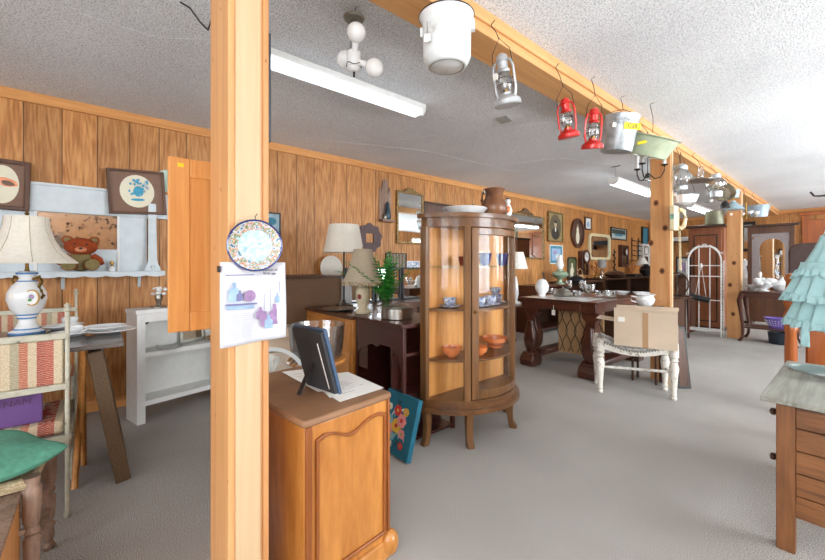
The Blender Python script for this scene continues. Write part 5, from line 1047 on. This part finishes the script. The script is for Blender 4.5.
# cabriole table with china
ct = T('cabriole_table', 'dark cabriole legged side table with lower shelf and white china', 'table', (-1.12, 7.32, 0)); TW, TD, TZ = .56, .45, .745
MB().prism(rrect(-.02, TW+.02, -.03, TD+.02, .03), TZ-.022, TZ, 'xy').build('tabletop', M_mahog, ct, bevel=.004); MB().box(.01, TW-.01, 0, TD, TZ-.09, TZ-.022).build('apron', M_mahog, ct)
for x in (0, TW):
    for y in (0, TD):
        s = -1 if x == 0 else 1; MB().tube([(x, y, TZ-.03), (x+s*.03, y, TZ-.14), (x+s*.01, y, TZ-.32), (x-s*.012, y, .2), (x-s*.008, y, .07), (x+s*.03, y, .0)], [.032, .034, .024, .018, .018, .026], 10).build('leg', M_mahog, ct)
MB().box(.0, TW, .0, TD, .20, .22).build('lower_shelf', M_mahog, ct, bevel=.004)
o = T('plastic_basket', 'purple pierced plastic basket on the lower shelf', 'basket', (-.74, 7.52, .222)); pur = plain('lilac plastic', (126, 104, 190), .4)
MB().lathe([(.10, 0), (.15, .13), (.16, .14), (.15, .145), (.09, .008), (0, .008)], n=28, sx=1.1, sy=.7).build('basket', pur, o); m = MB()
for k in range(28):
    for r in range(3): a = 2*pi*k/28; z = .04+.03*r; rr = .10+.05*z/.13+.001; m.ell(0, 0, 0, 0, 0, 0, 3) if False else m.box(rr*1.1*cos(a)-.004, rr*1.1*cos(a)+.004, rr*.7*sin(a)-.004, rr*.7*sin(a)+.004, z-.007, z+.007)
m.build('holes', M_ceramic, o)
o = T('dark_bucket', 'dark blue tub on the floor under the cabriole table', 'tub', (-.72, 7.50, 0)); MB().lathe([(.13, 0), (.145, .16), (.15, .165), (.135, .165), (.12, .01), (0, .01)], n=28).build('tub', plain('dark navy plastic', (32, 44, 58), .4), o)
x, y = G2(765, 291, TZ)
o = T('flower_tureen', 'cluster of white porcelain blossoms on a footed bowl on the side table', 'centrepiece', (-.90, 7.48, TZ+.001)); MB().lathe([(.06, 0), (.07, .01), (.03, .03), (.09, .07), (.12, .1), (.1, .1)], n=24).build('bowl', M_ceramic, o); m = MB(); random.seed(4)
for k in range(14): a = random.uniform(0, 6.28); r = random.uniform(0, .13); m.ball((r*cos(a), r*sin(a)*.7, .11+random.uniform(0, .06)), .045, (1, 1, .8), 10, 6)
m.ball((-.04, 0, .24), .03, (.7, .7, 1.6), 10, 6); m.build('blossoms', M_ceramic, o)
o = T('china_dish', 'white openwork dish at the left end of the side table', 'dish', (-1.03, 7.62, TZ+.001)); MB().lathe([(.04, 0), (.08, .06), (.10, .08), (.09, .08), (0, .01)], n=24, wob=ruffle(8, .06)).build('dish', M_ceramic, o)
o = T('soup_tureen', 'cream lidded soup tureen behind the teal dress', 'tureen', (-.72, 7.64, TZ+.001)); MB().lathe([(.06, 0), (.11, .05), (.12, .10), (.11, .11)], n=28, wob=ruffle(10, .03)).build('tureen', M_ceramic, o); MB().lathe([(.115, .11), (.09, .15), (.03, .17), (.015, .2), (.002, .21)], n=28, wob=ruffle(10, .03)).build('lid', M_ceramic, o)
# hall mirror
hm = T('hall_mirror', 'tall dark cornice hall mirror with grey arched mount behind the table', 'mirror', (-1.33, 9.2, 0)); W = .61; Z1 = 1.86
MB().box(0, W, 0, .06, Z1-.16, Z1-.04).build('header', M_walnut, hm, bevel=.004); MB().box(-.04, W+.06, -.03, .08, Z1-.04, Z1).build('cornice', M_dwood, hm, bevel=.004)
for x in (0, W-.06): MB().box(x, x+.06, 0, .06, 0, Z1-.16).build('upright', M_walnut, hm, bevel=.003)
gran = plain('grey speckled mount', (140, 130, 128), .7, 0, .2, 90)
A = [(.06, .6), (W-.06, .6), (W-.06, Z1-.16), (.06, Z1-.16)]
n = 16; inner = [(.16, .62), (W-.12, .62)]+[(W/2+.02+(W/2-.14)*cos(pi*i/n), 1.42+.18*sin(pi*i/n)) for i in range(n+1)]
outer = [(.06, .6), (W-.06, .6)]+[(W/2+.02+(W/2-.03)*cos(pi*i/n)*1.0, 1.42+(Z1-.16-1.42)*min(1, 1.6*sin(pi*i/n))) for i in range(n+1)]; outer = [(min(max(a, .06), W-.06), b) for a, b in outer]
MB().ringprism(outer, inner, .015, .03).build('mount', gran, hm); MB().box(.06, W-.06, .03, .04, .6, Z1-.16).build('mirror_glass', M_mirror, hm); MB().box(.06, W-.06, 0, .06, 0.1, .6).build('lower_panel', M_walnut, hm)
# end wall pieces
o = T('wall_mirror', 'thick black framed mirror on the end wall beside the far post', 'mirror', (-1.69, YE-.001, 1.45)); MB().ringprism([(-.13, 0), (.13, 0), (.13, .70), (-.13, .70)], [(-.07, .07), (.07, .07), (.07, .63), (-.07, .63)], -.05, 0).build('frame', M_black, o); MB().box(-.08, .08, -.03, -.01, .06, .64).build('mirror_glass', M_mirror, o)
o = T('white_cabinet', 'white enamel kitchen cabinet glimpsed beyond the far post', 'cabinet', (-1.55, 9.6, 0)); MB().box(0, .22, 0, .4, .05, .86).build('body', M_white, o); MB().box(-.01, .23, -.01, .41, .86, .885).build('worktop', M_white, o); MB().box(.01, .21, -.015, 0, .1, .82).build('door', M_white, o, bevel=.004); MB().box(.0, .22, 0.02, .4, 0, .05).build('plinth', M_iron, o)
o = T('white_canister', 'tall white canister on the white kitchen cabinet', 'canister', (-1.45, 9.75, .886)); MB().lathe([(.08, 0), (.08, .3), (.07, .33), (.02, .34), (.02, .36), (.004, .365)], n=24).build('canister', M_ceramic, o)
o = T('iron_plant', 'black iron branch ornament on the white kitchen cabinet', 'ornament', (-1.38, 9.66, .886)); m = MB(); random.seed(8)
for k in range(7): a = random.uniform(0, 6.28); m.tube([(0, 0, 0), (.03*cos(a), .02*sin(a), .1), (.07*cos(a), .04*sin(a), .17+.02*k)], [.006, .005, .009], 6)
m.build('branches', M_black, o)
sh = T('wall_shelf', 'dark shelf with books on the end wall above the wardrobe line', 'shelf', (-3.3, YE-.001, 1.72)); MB().box(0, 1.0, -.25, 0, 0, .03).build('board', M_dwood, sh); MB().box(0, .03, -.2, 0, -.12, 0).build('bracket', M_dwood, sh); MB().box(.97, 1.0, -.2, 0, -.12, 0).build('bracket', M_dwood, sh)
for k, (lab, mt_) in enumerate((('long white box on the dark end wall shelf', M_white), ('dark flat case beside the white box on the shelf', M_blackp))):
    o = T('storage_box', lab, 'box', (-3.25+.5*k, YE-.22, 1.751)); MB().box(0, .42, 0, .18, 0, .09).build('box', mt_, o, bevel=.004); MB().box(-.005, .425, -.005, .185, .09, .105).build('lid', mt_, o)
# wall telephone on the knotty post
ph = T('wall_telephone', 'cream corded wall telephone on the knotty post', 'telephone', (-1.158, 4.25, 0), 0, None, (0, 0, pi/2)); z0 = HC+(265-234)/FP*4.0; 
MB().box(-.11, .04, -.045, 0, z0, z0+.23).build('body', M_cord, ph, bevel=.008); MB().box(-.112, -.11, -.04, -.01, z0+.10, z0+.15).build('keypad', plain('keypad green', (120, 160, 140), .4), ph)
MB().tube([(.02, -.055, z0+.02), (.02, -.085, z0+.04), (.02, -.10, z0+.11), (.02, -.085, z0+.18), (.02, -.055, z0+.2)], [.022, .018, .014, .018, .022], 10).build('handset', M_cord, ph)
m = MB(); cpts = []
for k in range(241): t = k/240; u = t*2; x = .02+.03*sin(pi*t); z = z0-.38*sin(pi*t); a = t*60*2*pi/2; cpts.append((x+.008*cos(a), -.05-.008*sin(a), z))
m.tube(cpts, .003, 5); m.build('curly_cord', M_cord, ph)

# ================================================================== RIGHT SIDE
bdp = WY(791, 300, 3.96)
bd_ = T('bed_end', 'orange brown bed end with turned posts behind the teal dress', 'bed end', (bdp.x, 3.96, 0)); 
prof = [(.03, 0), (.034, .03), (.028, .06), (.034, .1), (.036, .5), (.032, .62), (.042, .66), (.03, .69), (.044, .72), (.044, .76), (.03, .80), (.042, .84), (.034, .92), (.028, 1.0), (.04, 1.03), (.03, 1.06), (.01, 1.07)]
MB().lathe(prof, n=20).build('post', M_rwood, bd_); MB().lathe(prof, (1.0, 0, 0), 20).build('post', M_rwood, bd_)
MB().box(.09, 1.0, -.012, .012, .25, .90).build('headboard_panel', M_rwood, bd_); MB().box(.03, .97, -.02, .02, .88, .94).build('top_rail', M_rwood, bd_, bevel=.006); MB().box(.03, .97, -.02, .02, .2, .27).build('bottom_rail', M_rwood, bd_, bevel=.006)
MB().lathe([(.018, .0), (.02, .1), (.018, .85), (.026, .88)], (.09, .05, 0), 14).build('inner_post', M_rwood, bd_)
o = T('wooden_rail', 'loose orange wooden rail leaning diagonally behind the oak chest', 'rail', (.05, 3.38, 0)); MB().tube([(-.28, 0, .40), (.35, 0, .99)], .02, 4).build('rail', M_oak, o); MB().box(-.3, .4, -.02, .02, 0, .02).build('foot', M_oak, o); MB().box(-.27, -.23, -.02, .02, .02, .43).build('upright', M_oak, o); MB().box(.30, .34, -.02, .02, .02, .95).build('upright', M_oak, o)
o = T('upholstered_chair', 'dark brown round backed chair behind the teal dress', 'chair', (-.46, 6.6, 0))
MB().prism(rrect(-.11, .30, .62, 1.40, .12, 8), 0, .06).build('backrest', plain('dark brown cloth', (74, 58, 54), .9), o, bevel=.02); MB().box(-.10, .29, -.42, 0, .40, .50).build('seat', plain('dark brown seat cloth', (74, 58, 54), .9), o, bevel=.02)
for x in (-.07, .26):
    MB().cyl((x, .03, 0), (x, .03, .64), .018).build('leg', M_dwood, o); MB().cyl((x, -.38, 0), (x, -.38, .41), .018).build('leg', M_dwood, o)
# garment rail and dress
gr = T('garment_rail', 'thin black garment rail from which the teal dress hangs', 'garment rail', (-.15, 3.20, 0)); Zr = HC+68/FP*2.2
MB().tube([(-.035, 0, Zr+.03), (-.02, 0, Zr+.004), (.0, 0, Zr), (1.1, 0, Zr)], .005, 8).build('rail', M_black, gr)
MB().cyl((1.1, 0, 0), (1.1, 0, Zr), .012).build('upright', M_black, gr); MB().box(1.0, 1.2, -.25, .25, 0, .02).build('base', M_black, gr)
dc = Vector((-.015, 3.20, 0))
ds = T('teal_dress', 'pale teal ruffled childs dress hanging at the right edge', 'dress', (dc.x-.02, 3.20, 0)); M_dress = plain('pale teal cotton', (166, 206, 208), .9, 0, .05, 50); M_dwhite = plain('white cotton bodice', (226, 224, 214), .9, 0, .04, 50)
def skirt(z0, z1, r0, r1, fold, amp, name, mat, hem=0, ph0=0, sy=.45, px=1.2):
    m = MB(); rows = 18; rs = []
    for j in range(rows+1):
        t = j/rows; z = z0+(z1-z0)*t; r = r0+(r1-r0)*t**px; R_ = []
        for i in range(120):
            a = 2*pi*i/120; k = 1+amp*(t**.8)*sin(fold*a+ph0+1.2*sin(3*a)); R_.append(m.v((r*k*cos(a), r*k*sin(a)*sy, z+hem*t*sin(fold*a*1.0+1.5+ph0)+ (.02*sin(2*a+ph0))*t)))
        rs.append(R_)
    m.rings(rs, True, False); return m.build(name, mat, ds, thick=.002)
zz = lambda py: HC+(265-py)/FP*2.2
skirt(zz(196), zz(238), .045, .10, 6, .05, 'bodice', M_dwhite, sy=.6)
skirt(zz(236), zz(276), .11, .21, 13, .06, 'skirt_tier', M_dress, .006)
skirt(zz(262), zz(300), .19, .26, 17, .08, 'skirt_tier', M_dress, .012, 1)
skirt(zz(272), zz(324), .17, .25, 15, .08, 'skirt_tier', M_dress, .012, 2)
for (a0, zt_, ro, fr, am) in ((0, 274, .215, 34, .010), (1, 298, .262, 38, .012), (2, 322, .252, 36, .012)):
    m = MB(); rs = []
    for j in range(7):
        t = j/6; R_ = []
        for i in range(300): a = 2*pi*i/300; r = ro+.012*t+am*t*sin(fr*a+2*sin(5*a)); R_.append(m.v((r*cos(a), r*sin(a)*.45, zz(zt_)+.045*(.4-t)+.006*t*sin(fr*a*.5)+.015*sin(2*a+a0))))
        rs.append(R_)
    m.rings(rs, True, False); m.build('ruffle', M_dress, ds, thick=.002)
for x, z1, w_ in ((-.165, 345, .022), (-.06, 352, .026)):
    m = MB(); m.sheet(lambda u, v: (x+w_*(2*u-1)*(1+.5*v)*.6, -.09+.008*sin(9*v+u*3), zz(318)-(zz(318)-zz(z1))*v), 4, 14); m.build('sash_tie', M_dress, ds, thick=.002)
MB().tube([(0, 0, Zr+.004), (.0, 0, Zr+.02), (-.015, 0, Zr+.02)], .003, 6).build('hook', M_steel, ds)
MB().tube([(-.045, -.02, zz(232)), (-.02, -.025, zz(212)), (0, -.01, Zr)], .006, 6).build('shoulder_strap', M_rwood, ds)

# ================================================================== HANGING FROM THE BEAM
XB = -1.125
def hang(px, yb, x=XB):
    p = WX(px, yb, x); return p
def hook(o, ztop, w_=.0):
    """a wire hook up to the beam face"""
    z = ztop-o.location.z; dx = -1.153-o.location.x; zb = 2.315-o.location.z
    MB().tube([(0, 0, z), (dx*.4, 0, (z+zb)/2), (dx, 0, zb-.01), (dx, 0, zb), (dx+.02, 0, zb+.012)], .0022, 6).build('hook', M_iron, o)
def ptag(o, x, y, z, h=.03):
    MB().cyl((x, y, z), (x, y, z-.05), .0008, n=4).build('tag_string', M_iron, o); MB().box(x-.012, x+.012, y-.001, y+.001, z-.05-h, z-.05).build('price_tag', M_tag, o)
def toppoint(px, py, x=XB): return WX(px, py, x).z
# enamel pot
p = hang(447, 67); r = .108; H = (toppoint(447, 14)-p.z)*.9
o = T('enamel_pot', 'large white enamel stockpot hanging first from the beam', 'pot', (p.x, p.y, p.z), .6, None, (.06, .0, .6))
MB().lathe([(r*.72, 0), (r*.8, .006), (r*.93, .035), (r*.95, H-.03), (r*.99, H-.012), (r*1.07, H), (r*1.0, H), (r*.92, H-.03), (r*.9, .04), (0, .02)], n=44).build('pot', M_enamel, o)
MB().lathe([(r*1.07, H-.002), (r*1.09, H+.001), (r*1.07, H+.004), (r*1.03, H+.002)], n=44, cap=False).build('rim', M_iron, o); MB().lathe([(r*.62, -.0015), (r*.66, -.0035), (r*.70, -.0015)], n=40, cap=False).build('base_ring', plain('worn enamel ring', (150, 146, 134), .4), o)
m = MB(); 
for s in (-1, 1): MB().at((s*r*.98, 0, H-.05), (0, 0, 0)).box(-.006, .012, -.014, .014, -.02, .02).build('lug', M_enamel, o)
MB().tube([(-r*1.0, 0, H-.045), (-r*.8, 0, H+.01), (0, 0, H+.03), (r*.8, 0, H+.01), (r, 0, H-.045)], .0025, 6).build('bail_handle', M_iron, o); hook(o, p.z+H+.02); ptag(o, -.06, -r*.95, H-.06)
def lantern(px, yb, yt, label, mat, rz=.3, tilt=.22):
    p = hang(px, yb); H = toppoint(px, yt)-p.z; s = H/.30*1.0
    o = T('hurricane_lantern', label, 'lantern', (p.x, p.y, p.z), rz, 'hurricane lanterns on the beam', (tilt, -.05, rz))
    MB().lathe([(.074*s, 0), (.08*s, .006*s), (.078*s, .03*s), (.05*s, .055*s), (.03*s, .062*s), (.03*s, .075*s)], n=28).build('oil_tank', mat, o)
    MB().lathe([(.028*s, .075*s), (.045*s, .11*s), (.046*s, .14*s), (.030*s, .19*s), (.028*s, .19*s), (.043*s, .14*s), (.042*s, .11*s)], n=24, cap=False).build('glass_globe', M_cglass, o)
    MB().lathe([(.036*s, .19*s), (.04*s, .2*s), (.03*s, .21*s), (.03*s, .25*s), (.036*s, .255*s), (.03*s, .285*s), (.01*s, .30*s)], n=24).build('chimney_cap', mat, o)
    for q in (-1, 1): MB().tube([(q*.05*s, 0, .045*s), (q*.062*s, 0, .09*s), (q*.062*s, 0, .21*s), (q*.05*s, 0, .25*s), (q*.03*s, 0, .26*s)], .0075*s, 8).build('side_tube', mat, o)
    MB().lathe([(.018*s, .07*s), (.018*s, .09*s), (.008*s, .1*s)], n=14).build('burner', M_brass, o)
    MB().tube([(-.062*s, 0, .22*s), (-.055*s, 0, .31*s), (0, 0, .385*s), (.055*s, 0, .31*s), (.062*s, 0, .22*s)], .002, 6).build('bail_handle', M_iron, o)
    for z in (.12, .155): m = MB(); m.tube([(.048*s*cos(2*pi*k/20), .048*s*sin(2*pi*k/20), z*s) for k in range(20)], .0014, 5, True); m.build('globe_guard', M_iron, o)
    hook(o, p.z+H*1.26); return o
o = lantern(508, 106, 56, 'bare metal hurricane lantern with white tag', plain('bare grey tin', (186, 188, 190), .4, .4), .2); ptag(o, -.02, -.06, .2)
lantern(569, 138, 99, 'red hurricane lantern nearer of the red pair', M_redm, .2)
lantern(592, 149, 110, 'red hurricane lantern beside the galvanised bucket', M_redm, .9)
p = hang(616, 152); H = .245; r = .115
o = T('galvanised_bucket', 'galvanised bucket with yellow sign hanging tilted from the beam', 'bucket', (p.x, p.y, p.z), .9, None, (.12, .12, .75))
MB().lathe([(r*.85, 0), (r*.87, .004), (r, H-.01), (r*1.03, H), (r*.98, H), (r*.84, .01), (0, .008)], n=40).build('bucket', M_galv, o)
m = MB()
for z in (.18, .20): rr = r*(.87+.13*z/H); m.lathe([(rr, z-.003), (rr+.003, z), (rr, z+.003)], n=40, cap=False)
m.build('bead', M_galv, o); sg = MB().at((0, 0, 0), (0, 0, 0)).box(-.055, .055, -.0015, 0, -.022, .022).build('sign', M_yellow, o); sg.location = (.035, -r*1.0-.004, .155); sg.rotation_euler = (0, 0, .1); lettering('Call', sg, (0, -.002, 0), .04, M_ink)
MB().tube([(-r, 0, H-.03), (-r*.6, 0, H+.03), (0, 0, H+.05), (r*.6, 0, H+.03), (r, 0, H-.03)], .0025, 6).build('bail_handle', M_iron, o); hook(o, p.z+H+.04); ptag(o, -.075, -.1, H-.02)
p = WX(643, 156, -1.06); r = .20
o = T('enamel_dishpan', 'pale green enamel dishpan with yellow handled spoon hung edge-up', 'dishpan', (p.x, p.y, p.z), 0, None, (.35, .25, .8))
MB().lathe([(r*.72, 0), (r*.76, .005), (r*.95, .13), (r*1.03, .14), (r*1.0, .145), (r*.92, .13), (r*.72, .01), (0, .008)], n=44).build('pan', M_enamel_gr, o); hook(o, p.z+.17)
p = WX(648, 142, -.98)
o = T('ladle', 'yellow handled ladle hanging by the green dishpan', 'ladle', (p.x, p.y, p.z)); MB().tube([(-.05, -.06, -.01), (.06, .02, .012)], [.011, .014], 10).build('handle', M_yellow, o); MB().tube([(-.05, -.06, -.01), (-.09, -.09, -.02)], .004, 6).build('shank', M_steel, o); MB().cyl((.0, -.02, 0), (-.15, -.02, 2.29-p.z), .0015, n=5).build('string', M_iron, o)
# chandelier with candle sleeves
p = hang(645, 182)
o = T('candle_chandelier', 'black iron chandelier with three white candle sleeves beside the knotty post', 'chandelier', (p.x+.02, p.y, p.z)); MB().cyl((0, 0, .03), (0, 0, .40), .004).build('rod', M_iron, o); MB().ball((0, 0, .05), .02).build('hub', M_iron, o); MB().tube([(0, 0, .40), (-.06, 0, 2.31-p.z)], .002, 5).build('hook', M_iron, o)
for k in range(3):
    a = 2*pi*k/3+2.6; c_, s_ = cos(a), sin(a); arm = MB().tube([(.01*c_, .01*s_, .06), (.05*c_, .05*s_, .02), (.09*c_, .09*s_, .03), (.115*c_, .115*s_, .08), (.115*c_, .115*s_, .12)], .005, 7).build('arm', M_iron, o)
    MB().lathe([(.01, .118), (.026, .125), (.024, .13), (.0, .13)], (.115*c_, .115*s_, 0), 16).build('drip_pan', M_iron, arm); MB().cyl((.115*c_, .115*s_, .13), (.115*c_, .115*s_, .235), .012, n=14).build('candle_sleeve', M_ceramic, arm)
MB().ball((.02, -.03, .0), .012, (1, 1, 1.6)).build('pendant_drop', M_cglass, o)
# beyond the knotty post
p = WX(681, 190, -1.1); o = T('glass_lantern', 'clear glass lantern just beyond the knotty post', 'lantern', p); MB().lathe([(.05, 0), (.055, .03), (.04, .04)], n=24).build('base', M_galv, o); MB().lathe([(.04, .04), (.08, .09), (.085, .13), (.05, .19), (.046, .19), (.08, .13), (.075, .09)], n=28, cap=False).build('glass_globe', M_cglass, o); MB().lathe([(.05, .19), (.055, .2), (.05, .23), (.02, .25)], n=24).build('cap', M_galv, o); hook(o, p.z+.25); ptag(o, -.03, -.06, .02)
p = WX(684, 205, -1.12) + Vector((.0, 0, 0)); o = T('pendant_bowl', 'white fluted glass bowl lamp hanging below the glass lantern', 'pendant lamp', p); MB().lathe([(.03, 0), (.09, .02), (.115, .09), (.108, .09), (.085, .025), (0, .01)], n=36, wob=ruffle(12, .05)).build('bowl', M_ceramic, o)
for k in range(3): a = 2.1*k; MB().cyl((.1*cos(a), .1*sin(a), .085), (-.03, 0, 2.26-p.z), .0018, n=5).build('chain', M_iron, o)
p = WX(701, 181, -1.08); o = T('pendant_lamp', 'flat dark dish pendant lamp with glass neck on the beam', 'pendant lamp', p); MB().lathe([(.13, 0), (.132, .004), (.05, .02), (.03, .035)], n=36).build('lamp_shade', M_silver, o); MB().lathe([(.025, .035), (.032, .07), (.022, .12), (.02, .15)], n=20).build('neck', M_cglass, o); hook(o, p.z+.15)
p = WX(716, 197, -1.1); o = T('glass_globe_lantern', 'galvanised lantern with round clear globe next to the brown pan', 'lantern', p); MB().lathe([(.06, 0), (.065, .06), (.05, .07)], n=24).build('base', M_galv, o); MB().lathe([(.05, .07), (.10, .12), (.105, .16), (.06, .22), (.056, .22), (.1, .16), (.095, .12)], n=28, cap=False).build('glass_globe', M_cglass, o); MB().lathe([(.05, .22), (.05, .27), (.02, .28)], n=20).build('cap', M_galv, o); hook(o, p.z+.28); ptag(o, -.03, -.06, .02)
p = WX(723, 204, -1.08); o = T('brass_pan', 'round brownish metal pan hanging on edge', 'pan', p, 0, None, (pi/2-.4, 0, .6)); MB().lathe([(.10, 0), (.11, .004), (.135, .05), (.14, .052), (.13, .05), (.1, .008), (0, .006)], (0, .15, 0), n=36).build('pan', mottled('tarnished tin', [(.3, (96, 84, 66)), (.6, (160, 150, 128))], 20, .4, .6), o); MB().cyl((0, .28, .03), (0, .33, .03), .003, n=6).build('hanging_loop', M_iron, o)
p = WX(733, 210, -1.08); o = T('blue_sconce', 'pale blue enamel pendant lamp in front of the far post', 'pendant lamp', p); blu = plain('pale blue enamel', (146, 170, 178), .3); MB().lathe([(.12, 0), (.125, .004), (.07, .07), (.03, .1), (.03, .12)], n=32).build('lamp_shade', blu, o); MB().lathe([(.06, .16), (.075, .26), (.055, .26)], n=24).build('upper_cup', blu, o); MB().cyl((0, 0, .12), (0, 0, .17), .012).build('neck', M_brass, o); hook(o, p.z+.25); ptag(o, 0, -.1, 0)
p = WX(725, 208, -1.05); o = T('black_bell', 'small black iron bell under the brown pan', 'bell', p); MB().lathe([(.05, 0), (.04, .05), (.02, .08), (.008, .09)], n=20).build('bell', M_black, o); MB().cyl((0, 0, .09), (-.08, .0, 2.28-p.z), .002, n=5).build('string', M_iron, o)
p = WX(757, 217, -1.10); o = T('blue_bucket', 'light blue galvanised tub hanging beyond the far post', 'bucket', p, 0, None, (.1, 0, 0)); MB().lathe([(.13, 0), (.17, .19), (.178, .2), (.165, .2), (.12, .01), (0, .01)], n=36).build('bucket', plain('blue grey zinc', (164, 184, 196), .35, .3), o); hook(o, p.z+.2)
p = WX(746, 222, -1.12); o = T('brass_chandelier', 'small tarnished chandelier with glass cups beyond the far post', 'chandelier', p); MB().cyl((0, 0, .05), (0, 0, .3), .012).build('rod', M_brass, o)
for k in range(4):
    a = pi/2*k+.5; arm = MB().tube([(0, 0, .12), (.07*cos(a), .07*sin(a), .06), (.13*cos(a), .13*sin(a), .11)], .008, 7).build('arm', M_brass, o); MB().lathe([(.02, .11), (.045, .15), (.04, .15), (.01, .115)], (.13*cos(a), .13*sin(a), 0), 14).build('glass_cup', M_ceramic, arm)
hook(o, p.z+.3)
# ceiling fixture with bare bulbs
fx = D(354, 85, 1.80); o = T('bulb_fixture', 'hanging white ceiling fixture with round bare bulbs', 'ceiling light', (fx.x, fx.y, 0)); zt_ = lambda py: HC+(265-py)/FP*1.8
MB().lathe([(.045, zt_(20)), (.052, zt_(18)), (.03, zt_(15)), (.01, zt_(12))], n=28).build('canopy', M_silver, o)
MB().tube([(.022*cos(2*pi*k/20), 0, zt_(7)+.022*sin(2*pi*k/20)) for k in range(20)], .0022, 6, True).build('ring', M_iron, o); MB().cyl((0, 0, zt_(2)), (0, 0, ZC), .002, n=6).build('chain', M_iron, o)
M_opal = plain('opal bulb', (240, 240, 238), .12, 0, .02)
MB().lathe([(.022, zt_(52)), (.018, zt_(40)), (.022, zt_(24)), (.014, zt_(20))], n=20).build('glass_column', M_cglass, o)
MB().lathe([(.02, zt_(72)), (.036, zt_(69)), (.032, zt_(67)), (.034, zt_(66)), (.034, zt_(53)), (.02, zt_(50))], n=24).build('hub', M_ceramic, o); MB().cyl((0, 0, zt_(77)), (0, 0, zt_(68)), .005).build('stud', M_iron, o)
for k, (ar, af, pz) in enumerate(((.022, -.075, 42), (.10, -.02, 70), (-.05, .05, 54))):
    dv = RT*ar+FW*af; q0 = Vector((0, 0, zt_(60))); q2 = Vector((dv.x, dv.y, zt_(pz))); d_ = (q2-q0).normalized()
    sc = MB().cyl(q0+d_*.03, q2-d_*.035, .013, .016).build('socket', M_ceramic, o); MB().ball(q2, .043, n=18, k=12).build('bulb', M_opal, sc)
m = MB(); m.tube([Vector((0, 0, zt_(66)))+Vector((.035*cos(t), .035*sin(t), .008*sin(3*t))) for t in [2*pi*i/24 for i in range(24)]], .002, 5, True); m.build('wire', M_black, o)
# small ceiling bits
v = G(504, 119, ZC); o = T('ceiling_vent', 'tiny grey ceiling vent near the metal lantern', 'vent', (v.x, v.y, ZC-.012), .2); MB().box(-.05, .05, -.06, .06, 0, .012).build('plate', M_grey, o)
pts = [G(x, y, ZC-.02) for x, y in ((180, 2), (190, 8), (200, 22), (208, 30))]; m = MB(); m.tube([p for p in pts]+[Vector((-1.35, .36, 2.2))], .004, 6); tag(m.build('ceiling_cable', M_black), 'thin black cable looping from the ceiling to the near post', 'cable')
q = WX(268, 112, -1.40); o = T('metal_strip', 'dark metal strip standing against the back of the near post', 'strip', (-1.215, .407, 1.52)); MB().box(0, .02, 0, .012, 0, .34).build('strip', plain('dark grey steel', (70, 74, 80), .4, .5), o);
